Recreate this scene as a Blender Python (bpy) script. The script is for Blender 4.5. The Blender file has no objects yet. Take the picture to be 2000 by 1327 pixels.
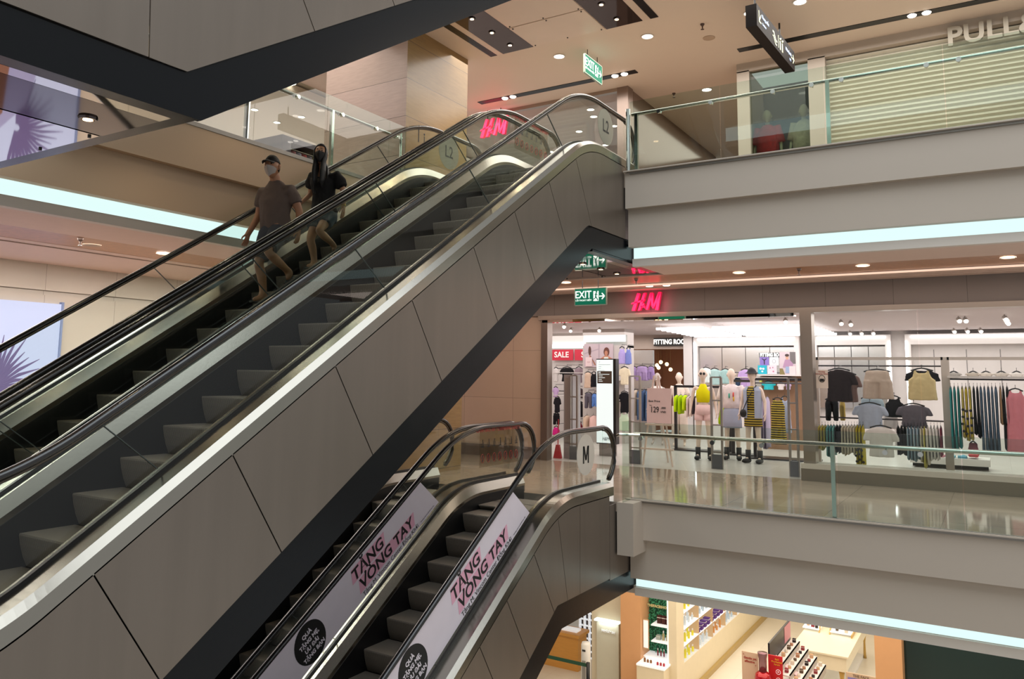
import bpy, bmesh, math, random
from mathutils import Vector, Matrix
random.seed(7)
S = bpy.context.scene
COL = S.collection
PI = math.pi

# ---------------------------------------------------------------- camera
cam_d = bpy.data.cameras.new('camera')
cam_d.sensor_width = 36.0
cam_d.lens = 1545.84 / 2000 * 36
cam_d.shift_x = (1000 - 978.36) / 2000
cam_d.shift_y = (551.64 - 663.5) / 2000
cam_d.clip_start = .05
cam_d.clip_end = 200
cam = bpy.data.objects.new('camera', cam_d)
COL.objects.link(cam)
_yaw, _pit, _rol = math.radians(31.949), math.radians(6.6687), math.radians(.70807)
_F = Vector((math.cos(_pit) * math.cos(_yaw), math.cos(_pit) * math.sin(_yaw), math.sin(_pit)))
_r = Vector((math.sin(_yaw), -math.cos(_yaw), 0))
_u = _r.cross(_F)
_R = _r * math.cos(_rol) + _u * math.sin(_rol)
_U = _u * math.cos(_rol) - _r * math.sin(_rol)
_m = Matrix((_R, _U, -_F)).transposed().to_4x4()
_m.translation = Vector((0, 0, 1.6))
cam.matrix_world = _m
S.camera = cam

# ---------------------------------------------------------------- world, exposure
W = bpy.data.worlds.new('world')
S.world = W
W.use_nodes = True
bg = W.node_tree.nodes['Background']
bg.inputs[0].default_value = (.76, .78, .78, 1)
bg.inputs[1].default_value = .68
S.view_settings.view_transform = 'Standard'
S.view_settings.look = 'None'
S.view_settings.exposure = 0.0
S.view_settings.gamma = 1
S.view_settings.use_curve_mapping = False
S.cycles.use_denoising = True
S.cycles.max_bounces = 10
S.cycles.transparent_max_bounces = 24
S.cycles.diffuse_bounces = 3
S.cycles.glossy_bounces = 5
S.cycles.sample_clamp_indirect = 4
S.cycles.caustics_reflective = False
S.cycles.caustics_refractive = False


def area(name, loc, sx, sy, power, col=(1, .9, .8), rot=(0, 0, 0), spread=180):
    d = bpy.data.lights.new(name, 'AREA')
    d.shape = 'RECTANGLE'
    d.size, d.size_y, d.energy, d.color = sx, sy, power, col
    d.spread = math.radians(spread)
    o = bpy.data.objects.new(name, d)
    o.location, o.rotation_euler = loc, rot
    COL.objects.link(o)
    return o


WARM = (1, .80, .60)
NEUT = (1, .93, .86)
COOL = (.86, .98, 1)
# ceiling lighting of each level (one wide lamp per lit zone, lying just under its ceiling)
area('lamp_upper_concourse', (12.2, 4.0, 7.15), 2.8, 11, 380, (1, .95, .89))
area('lamp_upper_left', (5.5, 10.0, 7.1), 9, 3, 230, (1, .9, .82))
area('lamp_upper_shop_left', (12.4, 14.2, 6.98), 6.5, 4, 260, (1, .95, .92))
area('lamp_upper_corridor', (17, 4.75, 7.2), 5, 1.6, 60, (1, .9, .8))
area('lamp_upper_shop', (17, 9, 7.2), 5, 5, 90, (1, .92, .88))
area('lamp_concourse', (11.9, 3.2, 3.14), 1.6, 11, 150, (1, .84, .74))
area('lamp_left_concourse', (5.5, 10.0, 3.14), 8, 2, 620, (1, .92, .86))
area('lamp_clothes_shop', (17.4, 4.6, 2.68), 6.5, 13, 480, (1, .96, .93))
area('lamp_cosmetics_shop', (16.5, 3.0, -1.4), 7, 6.5, 300, (1, .93, .80))
area('lamp_lower_concourse', (11.8, 4, -1.32), 2.2, 9, 110, (1, .86, .70))
area('atrium_fill_lamp', (2.0, -.5, 12.4), 12, 12, 1250, (.86, .94, 1))  # fill lamp added high over the atrium, no such lamp in view


# ---------------------------------------------------------------- materials
def lin(c):
    if isinstance(c, str):
        c = c.lstrip('#')
        c = [int(c[i:i + 2], 16) / 255 for i in (0, 2, 4)]
    return tuple(x / 12.92 if x <= .04045 else ((x + .055) / 1.055) ** 2.4 for x in c) + (1,)


_MC = {}


def mat(name, col, rough=.5, metal=0, noise=0, nscale=8, bump=0, bscale=60, emit=0, ecol=None, spec=.5, stretch=None, coat=0):
    if name in _MC:
        return _MC[name]
    m = bpy.data.materials.new(name)
    m.use_nodes = True
    nt = m.node_tree
    b = nt.nodes['Principled BSDF']
    c = lin(col)
    b.inputs['Base Color'].default_value = c
    b.inputs['Roughness'].default_value = rough
    b.inputs['Metallic'].default_value = metal
    b.inputs['Specular IOR Level'].default_value = spec
    if coat:
        b.inputs['Coat Weight'].default_value = coat
    tc = nt.nodes.new('ShaderNodeTexCoord')
    mp = nt.nodes.new('ShaderNodeMapping')
    nt.links.new(tc.outputs['Object'], mp.inputs[0])
    if stretch:
        mp.inputs['Scale'].default_value = stretch
    n = nt.nodes.new('ShaderNodeTexNoise')
    n.inputs['Scale'].default_value = nscale
    n.inputs['Detail'].default_value = 4
    nt.links.new(mp.outputs[0], n.inputs['Vector'])
    nz = noise or .04
    r = nt.nodes.new('ShaderNodeMapRange')
    r.inputs['To Min'].default_value = 1 - nz
    r.inputs['To Max'].default_value = 1 + nz
    nt.links.new(n.outputs[0], r.inputs[0])
    mx = nt.nodes.new('ShaderNodeVectorMath')
    mx.operation = 'SCALE'
    mx.inputs[0].default_value = c[:3]
    nt.links.new(r.outputs[0], mx.inputs['Scale'])
    nt.links.new(mx.outputs[0], b.inputs['Base Color'])
    if bump:
        n2 = nt.nodes.new('ShaderNodeTexNoise')
        n2.inputs['Scale'].default_value = bscale
        nt.links.new(mp.outputs[0], n2.inputs['Vector'])
        bp = nt.nodes.new('ShaderNodeBump')
        bp.inputs['Strength'].default_value = bump
        bp.inputs['Distance'].default_value = .01
        nt.links.new(n2.outputs[0], bp.inputs['Height'])
        nt.links.new(bp.outputs[0], b.inputs['Normal'])
    if emit:
        b.inputs['Emission Color'].default_value = lin(ecol or col)
        b.inputs['Emission Strength'].default_value = emit
    _MC[name] = m
    return m


def glass_mat(name, tint, refl=1.0, rough=0.0):
    m = bpy.data.materials.new(name)
    m.use_nodes = True
    nt = m.node_tree
    nt.nodes.clear()
    out = nt.nodes.new('ShaderNodeOutputMaterial')
    tr = nt.nodes.new('ShaderNodeBsdfTransparent')
    tr.inputs[0].default_value = tint + (1,)
    gl = nt.nodes.new('ShaderNodeBsdfGlossy')
    gl.inputs['Roughness'].default_value = rough
    fr = nt.nodes.new('ShaderNodeFresnel')
    fr.inputs[0].default_value = 1.5
    ml = nt.nodes.new('ShaderNodeMath')
    ml.operation = 'MULTIPLY'
    ml.inputs[1].default_value = refl
    ms = nt.nodes.new('ShaderNodeMixShader')
    ge = nt.nodes.new('ShaderNodeNewGeometry')
    iv = nt.nodes.new('ShaderNodeMath')
    iv.operation = 'SUBTRACT'
    iv.inputs[0].default_value = 1
    nt.links.new(ge.outputs['Backfacing'], iv.inputs[1])
    m2 = nt.nodes.new('ShaderNodeMath')
    m2.operation = 'MULTIPLY'
    nt.links.new(fr.outputs[0], ml.inputs[0])
    nt.links.new(ml.outputs[0], m2.inputs[0])
    nt.links.new(iv.outputs[0], m2.inputs[1])
    nt.links.new(m2.outputs[0], ms.inputs[0])
    nt.links.new(tr.outputs[0], ms.inputs[1])
    nt.links.new(gl.outputs[0], ms.inputs[2])
    nt.links.new(ms.outputs[0], out.inputs[0])
    return m


def tile_mat(name, col, col2, w, h, axes='YZ', gap=.004, rough=.5, metal=0, noise=.06, nscale=3, stretch=None, gapcol=None, off=0.0, shift=(0, 0)):
    """tiles/planks/slabs with thin joints, from object-space coordinates"""
    m = bpy.data.materials.new(name)
    m.use_nodes = True
    nt = m.node_tree
    b = nt.nodes['Principled BSDF']
    b.inputs['Roughness'].default_value = rough
    b.inputs['Metallic'].default_value = metal
    tc = nt.nodes.new('ShaderNodeTexCoord')
    sp = nt.nodes.new('ShaderNodeSeparateXYZ')
    cb = nt.nodes.new('ShaderNodeCombineXYZ')
    nt.links.new(tc.outputs['Object'], sp.inputs[0])
    nt.links.new(sp.outputs[axes[0]], cb.inputs[0])
    nt.links.new(sp.outputs[axes[1]], cb.inputs[1])
    br = nt.nodes.new('ShaderNodeTexBrick')
    br.inputs['Scale'].default_value = 1
    br.inputs['Brick Width'].default_value = w
    br.inputs['Row Height'].default_value = h
    br.inputs['Mortar Size'].default_value = gap
    br.inputs['Mortar Smooth'].default_value = .1
    br.offset = off
    br.inputs['Color1'].default_value = lin(col)
    br.inputs['Color2'].default_value = lin(col2)
    br.inputs['Mortar'].default_value = lin(gapcol or '#3a3430')
    ad = nt.nodes.new('ShaderNodeVectorMath')
    ad.inputs[1].default_value = (shift[0], shift[1], 0)
    nt.links.new(cb.outputs[0], ad.inputs[0])
    nt.links.new(ad.outputs[0], br.inputs[0])
    mp = nt.nodes.new('ShaderNodeMapping')
    if stretch:
        mp.inputs['Scale'].default_value = stretch
    nt.links.new(tc.outputs['Object'], mp.inputs[0])
    n = nt.nodes.new('ShaderNodeTexNoise')
    n.inputs['Scale'].default_value = nscale
    n.inputs['Detail'].default_value = 6
    nt.links.new(mp.outputs[0], n.inputs['Vector'])
    r = nt.nodes.new('ShaderNodeMapRange')
    r.inputs['From Min'].default_value = .25
    r.inputs['From Max'].default_value = .75
    r.inputs['To Min'].default_value = 1 - noise
    r.inputs['To Max'].default_value = 1 + noise
    nt.links.new(n.outputs[0], r.inputs[0])
    mx = nt.nodes.new('ShaderNodeVectorMath')
    mx.operation = 'SCALE'
    nt.links.new(br.outputs[0], mx.inputs[0])
    nt.links.new(r.outputs[0], mx.inputs['Scale'])
    nt.links.new(mx.outputs[0], b.inputs['Base Color'])
    _MC[name] = m
    return m


def stripe_mat(name, col, col2, axis='Z', per=.1, duty=.5, rough=.8, metal=0):
    m = bpy.data.materials.new(name)
    m.use_nodes = True
    nt = m.node_tree
    b = nt.nodes['Principled BSDF']
    b.inputs['Roughness'].default_value = rough
    b.inputs['Metallic'].default_value = metal
    tc = nt.nodes.new('ShaderNodeTexCoord')
    sp = nt.nodes.new('ShaderNodeSeparateXYZ')
    nt.links.new(tc.outputs['Object'], sp.inputs[0])
    d = nt.nodes.new('ShaderNodeMath')
    d.operation = 'DIVIDE'
    d.inputs[1].default_value = per
    nt.links.new(sp.outputs[axis], d.inputs[0])
    f = nt.nodes.new('ShaderNodeMath')
    f.operation = 'FRACT'
    nt.links.new(d.outputs[0], f.inputs[0])
    g = nt.nodes.new('ShaderNodeMath')
    g.operation = 'GREATER_THAN'
    g.inputs[1].default_value = duty
    nt.links.new(f.outputs[0], g.inputs[0])
    mx = nt.nodes.new('ShaderNodeMix')
    mx.data_type = 'RGBA'
    mx.inputs['A'].default_value = lin(col)
    mx.inputs['B'].default_value = lin(col2)
    nt.links.new(g.outputs[0], mx.inputs['Factor'])
    nt.links.new(mx.outputs['Result'], b.inputs['Base Color'])
    _MC[name] = m
    return m


STEEL = mat('brushed_steel_cladding', '#837970', .36, .75, .10, 1.6, .02, 200, stretch=(5, 1, .35))
DECK = mat('polished_steel_deck', '#9a958c', .23, 1, .04, 6, .02, 40)
BAND = mat('gloss_black_band', '#090c11', .26, 0, spec=.25)
SKIRT = mat('black_skirt', '#0c0c0e', .45)
RUBBER = mat('handrail_rubber', '#161314', .22, spec=.7)
RAILTRACK = mat('handrail_track', '#5c554d', .3, 1)
CHROME = mat('stainless_tube', '#c4c8c4', .18, 1)
PALE_REFL = mat('soffit_painted_reflection', '#d9c8b8', .35, .12, .05, 3)  # soffit mirrors: pale reflection of the bright floor put into the base colour
MIRROR = mat('mirror_steel', '#d2cbc4', .03, 1, .03, 2, .012, 3)
DARKMIR = mat('dark_gloss_panel', '#544a4a', .06, 1)
BLACK = mat('black_plastic', '#0d0d0f', .4)
GLASS = glass_mat('clear_glass', (.93, .965, .945), .9)
GLASSG = glass_mat('green_balustrade_glass', (.84, .90, .86), 1.2)
SHOPGLASS = glass_mat('shop_glass', (.97, .985, .98), .55)
GEDGE = mat('glass_green_edge', '#1e3a34', .1)
COVE = mat('cove_light', '#606866', .5, emit=1.0, ecol='#dffbf9')
LAMPW = mat('lamp_white', '#ffffff', .5, emit=6, ecol='#fff4e6')
LAMPY = mat('lamp_warm', '#ffffff', .5, emit=9, ecol='#ffd9a0')
WHITEP = mat('white_paint', '#d8cfc6', .55, 0, .015, 2)
CEILP = mat('ceiling_paint', '#d8c9ba', .6, 0, .015, 2)
WMET = mat('white_metal', '#d9d2cc', .4)


# ---------------------------------------------------------------- mesh helpers
class MB:
    def __init__(self):
        self.v, self.f, self.k = [], [], []
        self.mi = 0

    def add(self, vs, fs):
        n = len(self.v)
        self.v += [tuple(p) for p in vs]
        self.f += [tuple(i + n for i in f) for f in fs]
        self.k += [self.mi] * len(fs)
        return self

    def box(self, x0, x1, y0, y1, z0, z1):
        v = [(x, y, z) for x in (x0, x1) for y in (y0, y1) for z in (z0, z1)]
        return self.add(v, [(0, 1, 3, 2), (4, 6, 7, 5), (0, 4, 5, 1), (2, 3, 7, 6), (0, 2, 6, 4), (1, 5, 7, 3)])

    def prism(self, poly, ax, lo, hi):
        """polygon in the plane normal to axis ax ('x','y','z'), extruded lo..hi"""
        n = len(poly)
        mk = {'x': lambda a, b, c: (c, a, b), 'y': lambda a, b, c: (a, c, b), 'z': lambda a, b, c: (a, b, c)}[ax]
        v = [mk(a, b, lo) for a, b in poly] + [mk(a, b, hi) for a, b in poly]
        f = [tuple(range(n))[::-1], tuple(range(n, 2 * n))] + [(i, (i + 1) % n, n + (i + 1) % n, n + i) for i in range(n)]
        return self.add(v, f)

    def strip(self, lower, upper, lo, hi):
        """ribbon between two x,z paths of equal length, thick in y (lo..hi), quads only"""
        n = len(lower)
        v = [(x, lo, z) for x, z in lower] + [(x, lo, z) for x, z in upper] + [(x, hi, z) for x, z in lower] + [(x, hi, z) for x, z in upper]
        f = []
        for i in range(n - 1):
            f += [(i, i + 1, n + i + 1, n + i), (2 * n + i, 3 * n + i, 3 * n + i + 1, 2 * n + i + 1),
                  (i, 2 * n + i, 2 * n + i + 1, i + 1), (n + i, n + i + 1, 3 * n + i + 1, 3 * n + i)]
        f += [(0, n, 3 * n, 2 * n), (n - 1, 3 * n - 1, 4 * n - 1, 2 * n - 1)]
        return self.add(v, f)

    def rings(self, rs, cap=True, closed=False):
        n = len(rs[0])
        v = [p for r in rs for p in r]
        f = []
        m = len(rs)
        for j in range(m if closed else m - 1):
            a, b = j * n, ((j + 1) % m) * n
            f += [(a + i, a + (i + 1) % n, b + (i + 1) % n, b + i) for i in range(n)]
        if cap and not closed:
            f += [tuple(range(n))[::-1], tuple(range((m - 1) * n, m * n))]
        return self.add(v, f)

    def tube(self, pts, r, n=10, r2=None, up=(0, 0, 1), cap=True):
        """round or oval tube along points; r may be a list"""
        P = [Vector(p) for p in pts]
        rs = []
        for i, p in enumerate(P):
            t = (P[min(i + 1, len(P) - 1)] - P[max(i - 1, 0)]).normalized()
            u = Vector(up)
            if abs(t.dot(u)) > .98:
                u = Vector((0, 1, 0)) if abs(t.y) < .9 else Vector((1, 0, 0))
            s = t.cross(u).normalized()
            w = s.cross(t).normalized()
            ra = r[i] if isinstance(r, (list, tuple)) else r
            rb = ra if r2 is None else (r2[i] if isinstance(r2, (list, tuple)) else r2)
            rs.append([p + s * (ra * math.cos(2 * PI * k / n)) + w * (rb * math.sin(2 * PI * k / n)) for k in range(n)])
        return self.rings(rs, cap)

    def lathe(self, c, prof, n=16, ax='z'):
        """prof: (radius, height) list around a vertical axis through c"""
        rs = []
        for r, h in prof:
            ring = []
            for k in range(n):
                a = 2 * PI * k / n
                x, y = r * math.cos(a), r * math.sin(a)
                ring.append({'z': (c[0] + x, c[1] + y, c[2] + h), 'x': (c[0] + h, c[1] + x, c[2] + y), 'y': (c[0] + x, c[1] + h, c[2] + y)}[ax])
            rs.append(ring)
        return self.rings(rs)

    def ball(self, c, rx, ry=None, rz=None, n=12, m=8):
        ry, rz = ry or rx, rz or rx
        rs = []
        for j in range(m + 1):
            a = -PI / 2 + PI * j / m
            a = max(min(a, PI / 2 - .02), -PI / 2 + .02)
            rs.append([(c[0] + rx * math.cos(a) * math.cos(2 * PI * k / n), c[1] + ry * math.cos(a) * math.sin(2 * PI * k / n), c[2] + rz * math.sin(a)) for k in range(n)])
        return self.rings(rs)

    def grid(self, fn, nu, nv):
        v = [fn(i / nu, j / nv) for j in range(nv + 1) for i in range(nu + 1)]
        f = [(j * (nu + 1) + i, j * (nu + 1) + i + 1, (j + 1) * (nu + 1) + i + 1, (j + 1) * (nu + 1) + i) for j in range(nv) for i in range(nu)]
        return self.add(v, f)

    def build(self, name, m, parent=None, smooth=False, origin=None, bevel=0):
        me = bpy.data.meshes.new(name)
        vs = self.v
        if origin is None and parent is None and vs:
            xs, ys, zs = zip(*vs)
            origin = ((min(xs) + max(xs)) / 2, (min(ys) + max(ys)) / 2, min(zs))
        if origin is not None and parent is None:
            vs = [(x - origin[0], y - origin[1], z - origin[2]) for x, y, z in vs]
        me.from_pydata(vs, [], self.f)
        for mm in (m if isinstance(m, (list, tuple)) else [m]):
            me.materials.append(mm)
        if any(self.k):
            me.polygons.foreach_set('material_index', self.k)
        bm = bmesh.new()
        bm.from_mesh(me)
        bmesh.ops.recalc_face_normals(bm, faces=bm.faces)
        bm.to_mesh(me)
        bm.free()
        if smooth:
            me.polygons.foreach_set('use_smooth', [True] * len(me.polygons))
        me.update()
        o = bpy.data.objects.new(name, me)
        COL.objects.link(o)
        if parent is not None:
            o.parent = parent
            o.matrix_parent_inverse = Matrix.Translation(-parent.location) if parent.rotation_euler.z == 0 else parent.matrix_basis.inverted()
        elif origin is not None:
            o.location = origin
        if bevel:
            b = o.modifiers.new('bevel', 'BEVEL')
            b.width = bevel
            b.segments = 2
        return o


def B(x0, x1, y0, y1, z0, z1):
    return MB().box(x0, x1, y0, y1, z0, z1)


def tag(o, label=None, cat=None, group=None, kind=None):
    if label:
        o['label'] = label
    if cat:
        o['category'] = cat
    if group:
        o['group'] = group
    if kind:
        o['kind'] = kind
    return o


def thing(name, loc, label, cat, group=None):
    o = bpy.data.objects.new(name, None)
    o.empty_display_size = .1
    o.location = loc
    COL.objects.link(o)
    return tag(o, label, cat, group)


def struct(name, mb, m, label=None, cat=None, **kw):
    o = mb.build(name, m, **kw)
    return tag(o, label, cat, kind='structure')


def copy_tree(o, parent=None):
    c = o.copy()
    COL.objects.link(c)
    if parent is not None:
        c.parent = parent
    for ch in o.children:
        copy_tree(ch, c)
    return c


def text_mesh(s, size, font_scale_x=1.0, extrude=.002, bold=0.0, align='CENTER', shear=0.0, spacing=1.0, line=1.0):
    cu = bpy.data.curves.new('lettering', 'FONT')
    cu.body = s
    cu.size = size
    cu.extrude = extrude
    cu.offset = bold
    cu.align_x = align
    cu.align_y = 'CENTER'
    cu.shear = shear
    cu.space_character = spacing
    cu.space_line = line
    cu.resolution_u = 3
    o = bpy.data.objects.new('lettering', cu)
    COL.objects.link(o)
    dg = bpy.context.evaluated_depsgraph_get()
    me = bpy.data.meshes.new_from_object(o.evaluated_get(dg))
    bpy.data.objects.remove(o)
    if font_scale_x != 1:
        me.transform(Matrix.Diagonal((font_scale_x, 1, 1, 1)))
    return me


def place_mesh(me, name, m, origin, right, up, parent=None):
    """put a flat mesh drawn in its own x,y onto the plane spanned by right and up"""
    r, u = Vector(right).normalized(), Vector(up).normalized()
    n = r.cross(u)
    M = Matrix((r, u, n)).transposed().to_4x4()
    M.translation = Vector(origin)
    me.transform(M)
    me.materials.clear()
    me.materials.append(m)
    o = bpy.data.objects.new(name, me)
    COL.objects.link(o)
    if parent is not None:
        o.parent = parent
        o.matrix_parent_inverse = parent.matrix_basis.inverted()
    return o


def write(s, size, m, origin, right, up, parent, name='lettering', **kw):
    return place_mesh(text_mesh(s, size, **kw), name, m, origin, right, up, parent)


# facing the atrium from a wall of constant x: text runs towards -y
RY, UZ = (0, -1, 0), (0, 0, 1)

# ================================================================ structure
H = 4.38
MARBLE = tile_mat('polished_marble_floor', '#b9a898', '#ab9a8a', 1.2, 1.2, 'XY', .003, .07, 0, .12, 2.2, gapcol='#8a7c70')
MARBLE2 = tile_mat('shop_light_floor', '#cfc8c2', '#c9c2bc', .9, .9, 'XY', .002, .25, 0, .03, 3, gapcol='#b0a8a2')
CREAM_FL = tile_mat('cream_tile_floor', '#e6dccb', '#e2d8c6', .8, .8, 'XY', .002, .25, 0, .03, 2, gapcol='#cdbfa8')
WALLT = tile_mat('beige_wall_panels', '#cfb29b', '#cbae97', 1.15, .93, 'YZ', .003, .45, 0, .03, 2, gapcol='#8e7663')
WALLTX = tile_mat('grey_wall_panels', '#c6bcae', '#c2b8aa', 1.1, .95, 'XZ', .003, .5, 0, .03, 2, gapcol='#8a7f72')
FASC = tile_mat('taupe_fascia_panels', '#8d8079', '#897c75', .98, 2.2, 'YZ', .003, .4, 0, .02, 2, gapcol='#5c524c')
ORANGE = mat('orange_marble_ceiling_strip', '#b27a4c', .35, 0, .35, 14)
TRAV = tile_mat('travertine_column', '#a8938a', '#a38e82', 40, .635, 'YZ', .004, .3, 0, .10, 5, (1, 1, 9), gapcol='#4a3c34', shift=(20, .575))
TRAVX = tile_mat('travertine_column_shaded', '#94784f', '#8f734b', 40, .635, 'XZ', .004, .25, 0, .10, 5, (1, 1, 9), gapcol='#4a3c34', shift=(20, .575))  # same stone, darker: shade of the side faces put into the colour
BASEB = mat('brown_baseboard', '#6f5d54', .35)
BEIGE = mat('beige_fascia_paint', '#b8ab9e', .6, 0, .015, 2)

# floors and ceilings
struct('floor', B(9.95, 13.5, -3, 4.2, -.12, 0), MARBLE, 'polished beige marble concourse floor outside the clothes shop', 'floor')
struct('floor', B(9.62, 13.5, 4.2, 13.4, -.12, 0), MARBLE, 'polished marble floor at the head of the lower escalators', 'floor')
struct('floor', B(-3, 9.62, 7.75, 13.4, -.12, 0), MARBLE, 'marble floor of the left concourse behind the escalators', 'floor')
struct('floor', B(13.5, 22.5, -3, 13.5, -.12, 0), MARBLE2, 'pale floor inside the clothes shop', 'floor')
struct('floor', B(-4, 1.2, -4, 7.5, -.2, 0), MARBLE, 'marble floor the camera stands on', 'floor')
struct('floor', B(9.95, 19, -3, 13.6, 4.18, H), MARBLE, 'upper floor slab on the right', 'floor')
struct('floor', B(-4, 9.95, 7.6, 16.5, 4.18, H), MARBLE, 'upper floor slab on the left', 'floor')
struct('floor', B(-4, 24, -4, 13.5, -4.5, -H), CREAM_FL, 'cream tiled floor of the lowest level', 'floor')
struct('ceiling', B(9.95, 14.0, -3, 17, 7.25, 7.4), CEILP, 'beige ceiling of the upper concourse', 'ceiling')
struct('ceiling', B(-4, 9.95, 7.6, 17, 7.25, 7.4), CEILP, 'beige ceiling over the upper left walkway', 'ceiling')
PINKC = mat('pinkish_ceiling_paint', '#dcc2b3', .6)
CZ = 3.14
struct('ceiling', B(10.22, 11.43, -3, 4.2, CZ, 3.22).box(11.4, 11.43, 4.2, 13.4, CZ, 3.22).box(9.95, 11.4, 7.3, 13.4, CZ, 3.22), PINKC, 'pale ceiling under the upper walkway', 'ceiling')
struct('trim_1', B(11.43, 12.4, -3, 13.4, CZ + .003, 3.22), ORANGE, 'orange marble strip in the concourse ceiling', 'ceiling strip')
struct('trim_2', B(12.4, 12.46, -3, 13.4, 3.17, 3.25), BLACK, 'dark slot beside the orange ceiling strip', 'ceiling slot')
struct('ceiling', B(12.46, 13.42, -3, 13.4, CZ, 3.22).box(12.46, 12.52, -3, 13.4, 3.11, CZ).box(12.95, 13.0, -3, 13.4, 3.12, CZ), PINKC, 'narrow pale ceiling strips above the shopfront', 'ceiling')
struct('ceiling', B(-4, 9.95, 7.8, 8.99, CZ, 3.22), PINKC, 'pale ceiling under the left walkway', 'ceiling')
struct('trim_3', B(-4, 9.95, 8.99, 9.84, CZ + .003, 3.22), ORANGE, 'orange marble strip in the left ceiling', 'ceiling strip')
struct('ceiling', B(-4, 9.95, 9.84, 10.06, CZ, 3.22).box(-4, 9.95, 10.16, 11.8, CZ, 3.22), PINKC, 'pale ceiling beside the left wall', 'ceiling')
struct('trim_4', B(-4, 9.95, 10.06, 10.16, 3.17, 3.25), mat('grey_slot', '#6e6a66', .5), 'grey slot in the left ceiling', 'ceiling slot')

# slab edges: fascia steps, cove lights and lips, right side (x) and left side (y)
def edge_right(z, n, lab):
    struct('trim_%d' % n, B(9.93, 10.05, -3, 4.2, z - .5, z).box(9.87, 9.95, -3, 4.2, z, z + .015), BEIGE, 'beige upright fascia of the %s slab edge' % lab, 'fascia')
    struct('trim_%d' % (n + 1), MB().box(10.03, 10.15, -3, 4.2, z - 1.02, z - .49), BEIGE, 'set-back lower fascia of the %s slab edge' % lab, 'fascia')
    struct('trim_%d' % (n + 2), B(10.22, 10.3, -3, 4.2, z - 1.17, z - .98), COVE, 'glowing cove light strip of the %s slab edge' % lab, 'cove light')
    struct('trim_%d' % (n + 3), B(10.17, 10.27, -3, 4.2, z - 1.27, z - 1.165).box(10.05, 10.3, -3, 4.2, z - .985, z - .95), WHITEP, 'grey lip below the %s cove light' % lab, 'cove lip')


edge_right(H, 10, 'upper right')
edge_right(0, 14, 'middle right')
struct('trim_18', B(-4, 9.9, 7.55, 7.67, 3.85, H), mat('warm_beige_fascia', '#dbbd9c', .6, 0, .015, 2), 'warm beige fascia of the upper left slab edge', 'fascia')
struct('trim_19', B(-4, 9.9, 7.65, 7.77, 3.36, 3.87), mat('warm_beige_fascia', '#dbbd9c', .6, 0, .015, 2), 'set-back lower fascia of the upper left slab edge', 'fascia')
struct('trim_20', B(-4, 9.9, 7.84, 7.92, 3.21, 3.4), COVE, 'glowing cove light strip under the upper left slab edge', 'cove light')
struct('trim_21', B(-4, 9.9, 7.79, 7.89, 3.11, 3.215).box(-4, 9.9, 7.67, 7.92, 3.395, 3.43), WHITEP, 'pale lip beside the left cove light', 'cove lip')
struct('trim_22', B(9.6, 10.1, 3.98, 4.2, -.65, 0), BEIGE, 'small beige box on the middle slab edge beside the lower escalator', 'box')
struct('ceiling', B(10.22, 14.5, -3, 13, -1.26, -1.16), CEILP, 'ceiling of the lowest level outside the shop', 'ceiling')
struct('ceiling', B(14.5, 24, -3, 13, -1.3, -1.2), CEILP, 'ceiling inside the cosmetics shop', 'ceiling')

# slab edge of the storey above on the camera's side of the atrium (its cove light mirrors in the balustrades)
struct('ceiling', B(-4, .1, -6, 5.6, 7.45, 7.6), CEILP, 'underside of the storey above the viewpoint', 'ceiling')
struct('trim_45', B(-.1, .12, -6, 5.6, 8.0, 8.76), BEIGE, 'fascia of the storey above the viewpoint', 'fascia')
struct('trim_46', B(-.1, .02, -6, 5.6, 7.62, 7.98), mat('bright_cove_light', '#606866', .5, emit=3.0, ecol='#dffbf9'), 'cove light of the storey above the viewpoint', 'cove light')
# walls
struct('wall_left', B(-4, 9.95, 11.8, 11.95, -.1, 2.68).box(-4, 9.95, 11.84, 11.95, 2.68, 2.75).box(-4, 9.95, 11.8, 11.95, 2.75, 3.3), WALLTX, 'grey beige panelled left wall with a groove', 'wall')
struct('wall_back', B(13.5, 13.6, 7.42, 13.4, .22, 3.2), WALLT, 'beige panelled wall left of the clothes shop', 'wall')
struct('baseboard_back', B(13.47, 13.6, 7.42, 13.4, 0, .22), BASEB, 'dark brown baseboard of the back wall', 'baseboard')
struct('wall_front', B(13.44, 13.6, -3, 13.4, 2.74, 3.3), FASC, 'taupe panelled fascia above the clothes shop', 'wall')
struct('trim_23', B(13.40, 13.62, -3, 7.5, 2.66, 2.74), mat('brushed_frame', '#a89a8e', .3, .8), 'steel head frame of the clothes shop front', 'frame')
struct('trim_24', B(13.42, 13.6, 2.75, 7.42, 2.61, 2.66), MIRROR, 'mirror polished head strip over the shop entrance', 'frame')
struct('trim_25', B(13.42, 13.62, 7.3, 7.44, 0, 2.66), mat('brown_frame', '#8f7f76', .3, .7), 'steel jamb at the left of the shop entrance', 'frame')
struct('trim_26', B(13.4, 13.66, 2.48, 2.66, 0, 2.66), mat('brushed_frame', '#a89a8e', .3, .8), 'steel post between shop entrance and display window', 'frame')
struct('trim_27', B(13.36, 13.75, -3, 2.7, 0, .19), mat('brushed_plinth', '#8a7d6c', .3, .7, .05, 4), 'steel plinth under the shop display window', 'plinth')
struct('trim_28', B(13.36, 13.75, -3, 2.7, .19, .27), mat('pale_sill', '#cfc6bc', .35), 'pale sill under the shop display window', 'sill')
struct('window_1', B(13.5, 13.52, .98, 2.5, .27, 2.66), SHOPGLASS, 'large clear pane of the clothes shop window', 'window')
struct('window_2', B(13.5, 13.52, -3, .96, .27, 2.66), SHOPGLASS, 'right hand pane of the clothes shop window', 'window')

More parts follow.
